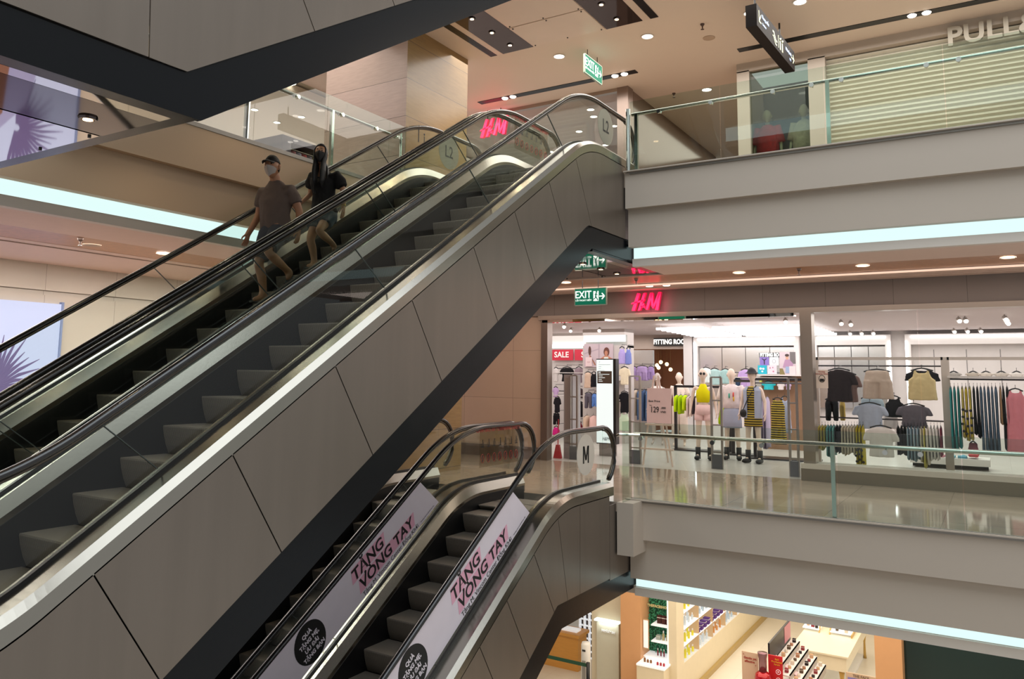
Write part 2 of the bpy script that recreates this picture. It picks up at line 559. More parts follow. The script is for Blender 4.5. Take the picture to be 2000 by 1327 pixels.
# column that runs through both levels
def column(z0, z1, lab):
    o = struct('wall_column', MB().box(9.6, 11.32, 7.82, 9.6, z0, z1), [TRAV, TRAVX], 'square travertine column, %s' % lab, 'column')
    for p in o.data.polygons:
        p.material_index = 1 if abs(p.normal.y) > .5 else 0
    return o


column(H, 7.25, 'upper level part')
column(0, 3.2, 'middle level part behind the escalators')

# upper right shops: front wall line, shutter, corridor
UPW = mat('upper_wall_paint', '#a9927f', .6)
struct('ceiling', B(14.0, 26, 5.95, 17, 7.25, 7.4), mat('shop_dark_ceiling', '#b5a298', .6), 'dim ceiling of the upper clothes shop', 'ceiling')
struct('wall_upper', B(13.96, 14.06, 5.95, 17, 7.18, 7.25), mat('brushed_frame', '#a89a8e', .3, .8), 'slim head frame of the upper clothes shop', 'frame')
struct('window_3', B(14.0, 14.015, 6.05, 9.9, H, 7.2), SHOPGLASS, 'glass front of the upper clothes shop', 'window')
struct('trim_29', B(13.95, 14.2, 5.83, 6.06, H, 7.25), mat('brown_frame', '#8f7f76', .3, .7), 'steel post at the right of the upper clothes shop', 'post')
struct('wall_shopside', B(14.2, 19.8, 5.86, 5.96, H, 7.25), mat('glossy_corridor_wall', '#7d6a5f', .15, .2), 'glossy brown side wall of the upper corridor', 'wall')
struct('ceiling', B(14.0, 20.5, 3.72, 5.86, 7.25, 7.4), CEILP, 'beige ceiling of the upper corridor', 'ceiling')
struct('wall_corridor', B(14.0, 20.5, 3.6, 3.72, H, 7.25), UPW, 'beige side wall of the upper corridor', 'wall')
struct('wall_far', B(20.4, 20.6, 3.7, 5.9, H, 7.25), UPW, 'far wall of the upper corridor', 'wall')
FRM = mat('cream_frame', '#b3a79a', .5)
struct('trim_30', B(13.95, 14.1, -3, 3.72, 7.08, 7.25).box(13.95, 14.1, 2.22, 2.5, H, 7.1).box(13.95, 14.08, 3.5, 3.72, H, 7.1), FRM, 'cream frame around the shuttered shop and its window', 'frame')
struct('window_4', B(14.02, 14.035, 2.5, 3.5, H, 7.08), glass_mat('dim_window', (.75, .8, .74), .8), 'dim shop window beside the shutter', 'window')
SHUT = mat('roller_shutter_slats', '#c6c0ae', .45, .2)
mb = MB()
z = H
while z < 7.1:
    mb.prism([(14.12, z), (14.085, z + .035), (14.085, z + .055), (14.12, z + .082), (14.14, z + .082), (14.14, z)], 'y', -3, 2.22)
    z += .082
struct('door_1', mb, SHUT, 'grey ribbed roller shutter closed across the shop', 'shutter')
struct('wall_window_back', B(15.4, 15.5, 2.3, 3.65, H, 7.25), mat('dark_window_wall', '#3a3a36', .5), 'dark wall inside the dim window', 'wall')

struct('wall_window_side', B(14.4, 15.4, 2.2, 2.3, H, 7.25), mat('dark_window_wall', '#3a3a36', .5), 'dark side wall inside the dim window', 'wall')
# upper left shop
struct('wall_upleft', B(-4, 8.6, 13.0, 13.1, H, 7.25), mat('pale_wall', '#b5ab9a', .55), 'pale wall on the upper left level', 'wall')
struct('ceiling', B(8.6, 24, 11.4, 24, 7.05, 7.2), mat('left_shop_ceiling', '#d8c6ba', .6), 'ceiling of the upper left clothes shop', 'ceiling')
struct('floor', B(8.6, 19, 12, 16.5, H, H + .01).box(14.2, 19, 6.1, 12, H, H + .01), MARBLE2, 'unseen pale patches added on the upper shop floors to bounce light', 'floor')  # unseen patches added to bounce light onto the shop ceilings
struct('trim_31', B(-4, 9.95, 11.2, 11.42, 7.17, 7.26), BLACK, 'dark slot in the upper left ceiling', 'ceiling slot')

# ================================================================ escalators
SL = .64
BEND = 8.93


def prof(flat, c, lev0, lev1, dx, x0, x1, t=.45, n=16):
    """x,z path: low landing, incline, high landing, corners eased over length t"""
    xa = (flat - c) / SL
    xb = (lev1 - lev0 + flat - c) / SL
    P = [(x0, flat), (xa, flat), (xb, lev1 - lev0 + flat), (x1, lev1 - lev0 + flat)]
    out = [P[0]]
    for i in (1, 2):
        a, b, c_ = P[i - 1], P[i], P[i + 1]
        if t <= 0:
            out.append(b)
            continue
        la = math.hypot(b[0] - a[0], b[1] - a[1])
        lc = math.hypot(c_[0] - b[0], c_[1] - b[1])
        A = (b[0] + (a[0] - b[0]) * t / la, b[1] + (a[1] - b[1]) * t / la)
        C = (b[0] + (c_[0] - b[0]) * t / lc, b[1] + (c_[1] - b[1]) * t / lc)
        for k in range(n + 1):
            s = k / n
            out.append(((1 - s) ** 2 * A[0] + 2 * s * (1 - s) * b[0] + s * s * C[0], (1 - s) ** 2 * A[1] + 2 * s * (1 - s) * b[1] + s * s * C[1]))
    out.append(P[3])
    return [(x + dx, z + lev0) for x, z in out]


def zat(path, x):
    for (a, za), (b, zb) in zip(path, path[1:]):
        if a <= x <= b:
            return za + (zb - za) * (x - a) / max(b - a, 1e-6)
    return path[0][1] if x < path[0][0] else path[-1][1]


def slope(path, x, e=.12):
    return (zat(path, x + e) - zat(path, x - e)) / (2 * e)


def cut(path, xa, xb, k=12):
    xs = sorted({xa, xb} | {x for x, _ in path if xa < x < xb} | {xa + (xb - xa) * i / k for i in range(k + 1)})
    return [(x, zat(path, x)) for x in xs]


def resample(path, xa, xb, k):
    return [(xa + (xb - xa) * i / k, zat(path, xa + (xb - xa) * i / k)) for i in range(k + 1)]


def panel(low, up, a, b, h, ylo, yhi, k=8, gap=.004):
    """slab between two paths from joint a to joint b (x on the upper path); joints square to the slope"""
    sa, sb = slope(up, a), slope(up, b)
    la, lb = a + sa * h, b + sb * h
    return MB().strip(resample(low, la + gap, lb - gap, k), resample(up, a + gap, b - gap, k), ylo, yhi)


STEP = mat('ribbed_step', '#b5a898', .5, .1)
_nt = STEP.node_tree
_b = _nt.nodes['Principled BSDF']
_tc = _nt.nodes.new('ShaderNodeTexCoord')
_wv = _nt.nodes.new('ShaderNodeTexWave')
_wv.bands_direction = 'Y'
_wv.inputs['Scale'].default_value = 26
_nt.links.new(_tc.outputs['Object'], _wv.inputs[0])
_rmp = _nt.nodes.new('ShaderNodeMapRange')
_rmp.inputs['To Min'].default_value = .35
_rmp.inputs['To Max'].default_value = 1.15
_nt.links.new(_wv.outputs['Fac'], _rmp.inputs[0])
_sc = _nt.nodes.new('ShaderNodeVectorMath')
_sc.operation = 'SCALE'
_sc.inputs[0].default_value = lin('#968b7e')[:3]
_nt.links.new(_rmp.outputs[0], _sc.inputs['Scale'])
_nt.links.new(_sc.outputs[0], _b.inputs['Base Color'])
_bp = _nt.nodes.new('ShaderNodeBump')
_bp.inputs['Strength'].default_value = .5
_bp.inputs['Distance'].default_value = .008
_nt.links.new(_wv.outputs['Fac'], _bp.inputs['Height'])
_nt.links.new(_bp.outputs[0], _b.inputs['Normal'])


def flat_arc(path, cx, zt, r, a0, a1, n=10):
    return [(cx + r * math.sin(math.radians(a0 + (a1 - a0) * i / n)), zt - r + r * math.cos(math.radians(a0 + (a1 - a0) * i / n))) for i in range(n + 1)]


SEAM = mat('dark_glass_joint', '#3d4542', .4)


def escalator(name, label, dx, lev0, lev1, y0, phase, xr, near=True, far=True, steps=True, rails=True, glass_from=None, skip_low=False, joints=None, clad_near=True, clad_far=True, middeck=True, drop=None):
    """one escalator: y0 = centre plane of the near balustrade glass; step band y0+.12..y0+1.11"""
    e = thing(name, (dx + 2, y0 + .6, lev0), label, 'escalator', 'escalators of the atrium')
    yn, yf = y0, y0 + 1.23
    L = dict(lev0=lev0, lev1=lev1, dx=dx)
    xlo, xhi = xr
    gb = prof(.22, -1.0, lev0, lev1, dx, xlo, xhi)
    dk = prof(.20, -1.08, lev0, lev1, dx, xlo, xhi)
    di = prof(.16, -1.14, lev0, lev1, dx, xlo, xhi)
    rl = prof(.93, -.425, lev0, lev1, dx, xlo, xhi, .6)
    zt = lev1 + .97 - .035
    cx = 9.65 + .78 + dx
    nl = dx + .55
    if rails:
        for y, lab in ((yn, 'near'), (yf, 'far')):
            path = [(x, z) for x, z in rl if nl + .0 < x < cx]
            arc = flat_arc(path, cx, zt, .37, 0, 150)
            low = [(nl - .37 * math.sin(math.radians(a)), lev0 + .93 - .37 + .37 * math.cos(math.radians(a))) for a in (150, 120, 90, 60, 30, 0)]
            pts = low + path[0:] + arc
            pts = [p for i, p in enumerate(pts) if i == 0 or math.hypot(p[0] - pts[i - 1][0], p[1] - pts[i - 1][1]) > .01]
            h = MB().tube([(x, y, z) for x, z in pts], .034, 12, .026).build('handrail', RUBBER, e, smooth=True)
            MB().tube([(x, y, z - .033) for x, z in pts[6:-10]], .010, 6, .010).build('handrail_track', RAILTRACK, h, smooth=True)
            inner = flat_arc(path, cx, zt - .04, .33, 0, 150)
            MB().tube([(x, y, z) for x, z in inner], .02, 6, .012).build('handrail_track', RAILTRACK, h, smooth=True)
            # glass between deck and rail, joints square to the slope
            up = prof(.91, -.45, lev0, lev1, dx, xlo, xhi, .6)
            js = [nl + .2] + [dx + j for j in (1.3, 2.72, 4.80, 6.44, 8.08)]
            for a, b in zip(js, js[1:] + [cx]):
                if b < xlo + .2:
                    continue
                last = b == cx
                hh = .62
                sa, sb = slope(up, a), slope(up, b)
                lo = resample(gb, a + sa * hh + .004, b + sb * hh - .004, 14)
                uq = resample(up, a + .004, b - .004, 14)
                g = MB().strip(lo, uq, y - .006, y + .006).build('glass_panel', GLASS, e)
                (ax, az), (bx, bz) = lo[0], uq[0]
                MB().prism([(ax - .007, az), (ax + .001, az), (bx + .001, bz), (bx - .007, bz)], 'y', y - .007, y + .007).build('joint', SEAM, g)
            # rounded newel pane
            arc2 = flat_arc(path, cx, lev1 + .91, .33, 0, 150, 9)
            zb = lev1 + .2
            MB().strip([(cx + max(0, (x - cx)) * .55, zb) for x, z in arc2], arc2, y - .006, y + .006).build('glass_panel', GLASS, e)
    # decks
    decks = []
    if clad_near:
        decks.append((y0 - .20, y0 + .12, 'near'))
    if middeck:
        decks.append((yf - .12, yf + .32, 'middle'))
    elif far:
        decks.append((yf - .12, yf + .20, 'far'))
    for ya, yb, w in decks:
        xe = 10.33 + dx
        A = [p for p in cut(dk, max(xlo, nl - .3), xe, 40)]
        C = [p for p in cut(di, max(xlo, nl - .3), xe, 40)]
        top = [(x, zat(gb, x)) for x, _ in A]
        # crowned channel: outer side, top, inner side
        mb = MB()
        n = len(A)
        ym = (ya + yb) / 2
        k = .045
        za, zb_ = (dk, di) if w == 'near' else ((di, di) if w == 'middle' else (di, dk))
        rs = []
        oa, ob = (0, -.06) if w == 'near' else ((-.06, -.06) if w == 'middle' else (-.06, 0))
        for i, (x, _) in enumerate(A):
            q = zat(dk, x)
            rs.append([(x, ya, q + oa - .11), (x, ya, q + oa), (x, ya + k, q + .045), (x, yb - k, q + .045), (x, yb, q + ob), (x, yb, q + ob - .11)])
        mb.rings(rs)
        mb.build('deck', DECK, e)
        # black line where the glass meets the deck
        for yg in ((yn,) if w == 'near' else ((yf, yf + .20) if w == 'middle' else (yf,))):
            MB().strip([(x, zat(dk, x) + .03) for x, _ in A], [(x, zat(dk, x) + .068) for x, _ in A], yg - .015, yg + .015).build('glass_channel', BLACK, e)
    # skirts either side of the steps
    for ys in (y0 + .115, yf - .125):
        lo = prof(-.25, -1.62, lev0, lev1, dx, xlo, xhi)
        xs = [p[0] for p in cut(lo, max(xlo, nl - .3), 10.3 + dx, 40)]
        MB().strip([(x, zat(lo, x)) for x in xs], [(x, zat(di, x) - .05) for x in xs], ys, ys + .01).build('skirt', SKIRT, e)
    # steps
    if steps:
        ya, yb = y0 + .13, y0 + 1.10
        p = .341
        k0 = int((max(xlo, dx + 1.0) - dx - 2.896) / p)
        for k in range(k0, 22):
            x = 2.896 + phase + p * k + dx
            if x > 9.7 + dx:
                break
            zl = lambda q: min(max(SL * (q - dx) - 1.33 + lev0, lev0 + .0), lev1 - .0)
            z = zl(x)
            zn = zl(x - p)
            d = max(z - zn, .01)
            pr = [(x + p + .03, z), (x + .0, z), (x - .004, z - .012), (x + .008, z - d * .35), (x + .03, z - d * .7), (x + .062, z - d - .006), (x + p + .03, z - d - .03)]
            MB().prism(pr, 'y', ya, yb).build('step', STEP, e)
    # outer cladding and black band
    pb = prof(-.91, -2.165, lev0, lev1, dx, xlo, xhi, 0)
    bb = prof(-1.19, -2.53, lev0, lev1, dx, xlo, xhi, 0)
    for on, ya, yb, side in ((clad_near, y0 - .20, y0 - .19, -1), (clad_far, yf + .19, yf + .20, 1)):
        if not on:
            continue
        for a, b in zip(joints, joints[1:]):
            sa = 0 if a == joints[0] and drop else slope(dk, a)
            sb = slope(dk, b)
            ha = zat(dk, a) - zat(pb, a)
            k = 10
            h = .715
            lo_a = a + sa * h
            lo_b = b + sb * h
            U = resample(dk, a + .004, b - .004, k)
            Lw = resample(pb, lo_a + .004, lo_b - .004, k)
            Lw = [(x, z - .002) for x, z in Lw]
            MB().strip(Lw, [(x, z - .1) for x, z in U], ya, yb).build('cladding_panel', STEEL, e)
        xs = [q[0] for q in cut(bb, xlo, 10.3 if lev1 < 8 else 11.4, 40)]
        MB().strip([(x, zat(bb, x)) for x in xs], [(x, zat(pb, x) - .012) for x in xs], ya + .02 * (1 if side < 0 else -1) - .005, yb + .02 * (1 if side < 0 else -1) + .02 * side * -1).build('black_band', BAND, e)
        MB().strip([(x, zat(pb, x) - .03) for x in xs], [(x, zat(pb, x) + .015) for x in xs], ya + (.03 if side < 0 else -.05), yb + (.05 if side < 0 else -.03)).build('shadow_gap', BLACK, e)
    return e


def truss(e, dx, lev0, lev1, y0, y1, xlo, xhi):
    """plain underside and inner body shared by a pair"""
    bb = prof(-1.18, -2.52, lev0, lev1, dx, -9, 19, 0)
    tp = prof(-.95, -2.2, lev0, lev1, dx, -9, 19, 0)
    xs = [p[0] for p in cut(bb, xlo, xhi, 40)]
    MB().strip([(x, zat(bb, x)) for x in xs], [(x, zat(tp, x)) for x in xs], y0, y1).build('underside', BAND, e)


def soffit(e, z, x0, x1, lights, ya=4.22, cm=None, power=0):
    """flat polished soffit of a pair, in strips that run along x"""
    y = lambda v: v - 4.22 + ya
    t = .02
    for a, b, nm, m in ((4.24, 4.37, 'side_strip', BAND), (4.375, 4.50, 'mirror_strip', cm or MIRROR), (4.505, 5.13, 'light_strip', DARKMIR),
                        (6.505, 7.12, 'light_strip', DARKMIR), (7.125, 7.24, 'mirror_strip', cm or MIRROR), (7.245, 7.38, 'side_strip', BAND)):
        B(x0, x1, y(a), y(b), z - .005, z + t).build(nm, m, e)
    n = max(1, round((x1 - x0) / 1.12))
    for i in range(n):
        a = x1 - (i + 1) * (x1 - x0) / n
        b = x1 - i * (x1 - x0) / n
        p = B(a + .012, b - .012, y(5.145), y(6.495), z - .008, z + t).build('mirror_panel', cm or MIRROR, e)
        for bx in (a + .05, b - .05):
            for by in (5.2, 5.82, 6.44):
                MB().lathe((bx, y(by), z - .02), [(.012, 0), (.012, .015)], 8).build('bolt', BLACK, p)
    for lx in lights:
        for ly in (4.83, 6.81):
            r = MB().rings([[(lx + q * math.cos(PI * k / 8), y(ly) + q * math.sin(PI * k / 8), z - .02 + h) for k in range(16)] for q, h in ((.06, .014), (.055, 0), (.04, 0), (.036, .012))], cap=False).build('downlight', DARKMIR, e)
            MB().lathe((lx, y(ly), z - .022), [(.03, 0), (.03, .006)], 12).build('bulb', LAMPY, r)
            if power:
                d = bpy.data.lights.new('soffit_spot', 'SPOT')
                d.energy, d.color, d.spot_size, d.spot_blend, d.shadow_soft_size = power, (1, .80, .55), 1.9, .6, .03
                so = bpy.data.objects.new('soffit_spot', d)
                so.location = (lx, y(ly), z - .03)
                COL.objects.link(so)


JE = [1.2, 1.75, 2.62, 3.512, 4.426, 5.328, 6.258, 7.02, 7.775, 8.46, 9.98]
e1 = escalator('escalator', 'empty escalator in front, rising to the upper floor beside the slab edge', 0, 0, H, 4.42, 0, (-.2, 11), joints=JE, clad_far=False, far=False)
e2 = escalator('escalator', 'escalator carrying the man and the woman down from the upper floor', 0, 0, H, 5.85, -.03, (-.2, 11), joints=JE, clad_near=False, middeck=False)
truss(e1, 0, 0, H, 4.28, 5.74, -.2, 9.3)
truss(e2, 0, 0, H, 5.76, 7.25, -.2, 9.3)
soffit(e1, 3.165, 8.97, 11.4, (9.9, 10.5, 11.08), power=22)
B(8.95, 10.35, 7.27, 7.28, 3.19, 3.5).build('end_band', BAND, e2)
JF = [2.0, 3.0, 4.0, 4.9, 5.45, 5.97, 6.47, 6.95, 7.49, 8.03, 8.58, 9.42]
f1 = escalator('escalator', 'near one of the two lower escalators, its glass covered by a pale banner', -.78, -H, 0, 4.42, .14, (-.9, 10.2), joints=JF, clad_far=False, far=False)
f2 = escalator('escalator', 'far lower escalator, mostly hidden behind the black edge of the upper one', -.78, -H, 0, 5.85, .14, (-.9, 10.2), joints=JF, clad_near=False, middeck=False)
B(9.424, 10.12, 4.22, 4.23, -.935, -.02).build('cladding_panel', STEEL, f1)
truss(f1, -.78, -H, 0, 4.28, 5.74, -.9, 10.2)
truss(f2, -.78, -H, 0, 5.76, 7.25, -.9, 10.2)
JG = [-3.4, -2, -.6, .8, 1.9, 2.7, 3.62, 4.53, 5.44, 6.35, 7.3, 8.2, 9.1, 10.9]
g1 = escalator('escalator', 'escalator overhead at top left, seen from below with grey cladding and mirrored soffit', 1.05, H, 2 * H, 4.42, 0, (-3.6, 12.2), rails=False, steps=False, joints=JG, clad_far=False, middeck=False, far=False)
for k in range(6):  # unseen bulbs and spots added under the incline to put glints on the decks
    lx = 3.9 + 1.05 * k
    lz = H - 2.53 + SL * (lx - 1.05) - .02
    for ly in (4.83, 6.81):
        MB().lathe((lx, ly, lz), [(.04, 0), (.04, .012)], 12).build('bulb', LAMPY, g1)
        d = bpy.data.lights.new('soffit_spot', 'SPOT')
        d.energy, d.color, d.spot_size, d.spot_blend, d.shadow_soft_size = 7, (1, .80, .55), 2.2, .6, .03
        so = bpy.data.objects.new('soffit_spot', d)
        so.location = (lx, ly, lz - .02)
        COL.objects.link(so)
truss(g1, 1.05, H, 2 * H, 4.28, 7.34, 2.9, 9.9)
soffit(g1, 3.2, -3.6, 3.03, (-2, -.9, .2, 1.2, 2.0, 2.75), power=9)
soffit(g1, 7.245, 9.7, 11.4, (9.95, 10.54, 11.12), cm=PALE_REFL, power=40)

# ================================================================ balustrades
def railing(name, label, axis, plane, a0, a1, z, joints, posts, brackets, sgn, end_post=None):
    """glass balustrade along y (axis 'y', x=plane) or x (axis 'x', y=plane)"""
    def bx(u0, u1, w0, w1, z0, z1):
        w0, w1 = min(w0, w1), max(w0, w1)
        return B(plane + w0, plane + w1, u0, u1, z0, z1) if axis == 'y' else B(u0, u1, plane + w0, plane + w1, z0, z1)
    pt = lambda u, w, zz: (plane + w, u, zz) if axis == 'y' else (u, plane + w, zz)
    e = thing(name, pt((a0 + a1) / 2, 0, z), label, 'railing', 'glass railings round the atrium')
    js = [a0] + sorted(joints) + [a1]
    for a, b in zip(js, js[1:]):
        if b - a > .05:
            bx(a + .004, b - .004, -.006, .006, z - .03, z + 1.0).build('glass_panel', GLASSG, e)
    s = sgn
    MB().tube([pt(a0, .085 * s, z + .84), pt(a1, .085 * s, z + .84)], .024, 12).build('handrail', CHROME, e, smooth=True)
    for p in posts:
        bx(p - .022, p + .022, .03 * s, .075 * s, z, z + .83).build('post', CHROME, e)
    for q in brackets:
        m = MB().tube([pt(q, -.02 * s, z + .79), pt(q, .07 * s, z + .79), pt(q, .085 * s, z + .83)], .009, 8)
        m.tube([pt(q, -.03 * s, z + .79), pt(q, -.008 * s, z + .79)], .028, 14)
        m.build('bracket', CHROME, e)
    bx(a0, a1, -.02, .02, z - .03, z + .02).build('base_channel', mat('grey_channel', '#8f8a84', .4, .6), e)
    return e


railing('glass_railing', 'glass railing with steel handrail in front of the clothes shop on the middle level', 'y', 9.93, -2.9, 4.13, 0,
        [2.88, 1.61, .36, -.91, -2.18, 4.11], [1.66, -.85], [4.0, 3.05, 2.45, 1.1, .75, -.3, -.6], 1)
railing('glass_railing', 'glass railing with steel handrail along the upper floor, in front of the roller shutter', 'y', 9.93, -2.9, 4.13, H,
        [2.87, 1.6, .33, -.94, -2.2], [1.57, 4.05, -.95], [2.99, 3.7, 2.2, 1.74, 1.4, .5, .18, -.5], 1)
MB().tube([(9.93, 4.15, H), (9.93, 4.15, H + .9)], .03, 12).build('post', CHROME, bpy.data.objects['glass_railing.001'])
e = thing('glass_end_panel', (9.75, 4.13, 0), 'short glass pane beside the newel of the near lower escalator', 'glass panel')
B(9.64, 9.93, 4.13, 4.142, 0, 1.02).build('glass_panel', GLASSG, e)
MB().tube([(9.9, 4.0, .84), (9.82, 4.25, .84), (9.9, 4.32, .82)], .02, 8).build('rail_end', CHROME, e)
railing('glass_railing', 'glass railing of the upper left walkway with a thick round post', 'x', 7.56, -3, 9.3, H,
        [2.6, 3.85, 5.1, 6.36, 7.6, 8.9], [7.75], [6.48, 7.05, 7.88, 8.6, 9.1], 1)
MB().tube([(6.27, 7.58, H), (6.27, 7.58, H + .95)], .035, 14).build('post', CHROME, bpy.data.objects['glass_railing.002'])
MB().tube([(9.22, 7.6, H), (9.22, 7.6, H + .9)], .02, 12).build('post', CHROME, bpy.data.objects['glass_railing.002'])

# ================================================================ ceiling lamps
RING = mat('lamp_ring', '#e8e2da', .3, .3)


def downlight(x, y, z, r, label, group, m=LAMPW, name='downlight'):
    o = MB().rings([[(x + q * math.cos(2 * PI * k / 20), y + q * math.sin(2 * PI * k / 20), z - .012 + h) for k in range(20)] for q, h in ((r, .01), (r, 0), (r * .82, 0), (r * .8, .012))], cap=False).build(name, RING, origin=(x, y, z))
    tag(o, label, 'ceiling light', group)
    MB().lathe((x, y, z - .008), [(r * .8, 0), (r * .8, .006)], 20).build('lamp', m, o)
    return o


U = 'recessed round lamps of the upper concourse ceiling'
for (x, y), lb in zip([(12.0, 6.32), (12.0, 4.66), (12.0, 2.97), (12.0, 2.23), (14.92, 4.57), (12.0, .6)], [
        'round ceiling lamp just left of the upper exit sign', 'round ceiling lamp below the far corner of the overhead soffit',
        'round ceiling lamp behind the near end of the hanging direction sign', 'round ceiling lamp at the top edge right of the direction sign',
        'round ceiling lamp over the corridor beside the dim window', 'round ceiling lamp in front of the roller shutter']):
    downlight(x, y, 7.25, .11, lb, U)
for i, (x, y) in enumerate([(1.9, 9.6), (4.6, 9.6), (7.4, 9.6)]):
    downlight(x, y, 7.25, .11, ['leftmost', 'middle', 'rightmost'][i] + ' round lamp over the upper left walkway', 'round lamps over the upper left walkway')
U = 'recessed lamps in the orange marble ceiling strip'
for x, y, lb in [(11.66, 6.0, 'lamp in the orange ceiling strip left of the exit sign'), (11.66, 3.14, 'lamp in the orange ceiling strip between the pink shop sign and the window'),
                 (11.66, 1.47, 'lamp in the orange ceiling strip above the shop window'), (11.66, -.2, 'lamp at the far right of the orange ceiling strip'),
                 (6.42, 9.26, 'warm lamp in the orange strip of the left ceiling'), (3.8, 9.26, 'second warm lamp in the orange strip of the left ceiling')]:
    downlight(x, y, CZ, .09, lb, U, LAMPY)
U = 'lamps inside the upper clothes shop'
for i, (x, y) in enumerate([(15.3, 7.2), (16.1, 7.95), (14.85, 7.06), (16.13, 7.09), (17.4, 7.87), (17.4, 6.4), (16.3, 6.3), (17.26, 9.33), (19, 8.8), (19.3, 7.2)]):
    downlight(x, y, 7.25, .09, ['first', 'second', 'third', 'fourth', 'fifth', 'sixth', 'seventh', 'eighth', 'ninth', 'tenth'][i] + ' round lamp in the upper clothes shop ceiling behind the escalator tops', U)
U = 'lamps in the upper left shop ceiling'
for i, (x, y) in enumerate([(10.85, 12.89), (11.68, 13.13), (11.68, 12.38), (13.23, 12.86), (12.7, 12.16), (12.88, 12.15), (12.05, 11.62), (12.22, 11.62)]):
    downlight(x, y, 7.05, .085, ['first', 'second', 'third', 'fourth', 'fifth', 'sixth', 'seventh', 'eighth'][i] + ' round lamp in the upper left shop ceiling, counted from the left', U)


def twin(x, y0, y1, z, label, horizontal=True):
    o = thing('slot_light', (x, (y0 + y1) / 2, z), label, 'ceiling light', 'twin spotlights in the ceiling slots')
    for y in (y0, y1):
        MB().lathe((x, y, z - .02), [(.055, 0), (.07, .02)], 14).build('lamp', LAMPW, o)
    B(x - .06, x + .06, y0 - .08, y1 + .08, z - .004, z + .01).build('housing', BLACK, o)
    return o


struct('trim_40', B(13.26, 13.42, -3, 3.52, 7.24, 7.26), BLACK, 'dark slot in the upper ceiling in front of the shutter', 'ceiling slot')
struct('trim_41', B(13.26, 13.42, 5.4, 8.9, 7.24, 7.26), BLACK, 'dark slot in the upper ceiling before the upper clothes shop', 'ceiling slot')
twin(13.33, 5.64, 5.83, 7.24, 'twin spotlight in the ceiling slot right of the upper exit sign')
twin(13.33, 8.08, 8.27, 7.24, 'twin spotlight in the ceiling slot above the upper pink shop sign')
twin(13.33, .63, .83, 7.24, 'twin spotlight in the ceiling slot above the roller shutter')
tw = twin(10.4, 11.3, 11.36, 7.17, 'twin spotlight in the slot of the upper left ceiling')
twin(12.6, 4.6, 4.9, 3.13, 'dark vent lamp in the concourse ceiling above the pink shop sign')

SPK = mat('sprinkler_metal', '#5a4a42', .4, .6)
for x, y, z, lb in [(12.01, 3.73, 7.25, 'sprinkler head in the upper ceiling left of the direction sign'), (10.14, 9.63, 7.25, 'sprinkler head in the upper ceiling beside the column'),
                    (11.72, 4.78, CZ, 'sprinkler head in the orange strip above the pink shop sign'), (11.61, 2.29, CZ, 'sprinkler head in the orange strip above the shop doorway'), (14.8, 5.2, 7.25, 'sprinkler head over the upper corridor'),
                    (5.2, 9.1, CZ, 'sprinkler head in the left orange strip')]:
    o = MB().lathe((x, y, z - .09), [(.03, 0), (.008, .012), (.012, .05), (.03, .07), (.035, .09)], 10).build('sprinkler', SPK, origin=(x, y, z))
    tag(o, lb, 'sprinkler', 'ceiling sprinklers')
o = MB().lathe((12.58, 3.8, 7.235), [(.08, 0), (.1, .008), (.1, .015)], 20).build('ceiling_speaker', mat('speaker_grille', '#b39d88', .6), origin=(12.58, 3.8, 7.25))
tag(o, 'round flush speaker grille in the upper ceiling left of the direction sign', 'speaker')
o = MB().lathe((5.55, 9.45, CZ - .012), [(.09, 0), (.11, .008), (.11, .015)], 20).build('ceiling_speaker', mat('speaker_grille', '#b39d88', .6), origin=(5.55, 9.45, CZ))
tag(o, 'round flush grille in the orange strip of the left ceiling', 'speaker')

# ================================================================ signs
GREEN = mat('exit_green', '#087458', .6, emit=.12, ecol='#0aa080', spec=.2)
SGNW = mat('sign_white', '#f4fffb', .5, emit=.85, ecol='#f0fffa')
ALU = mat('sign_frame', '#9fae9c', .35, .6)


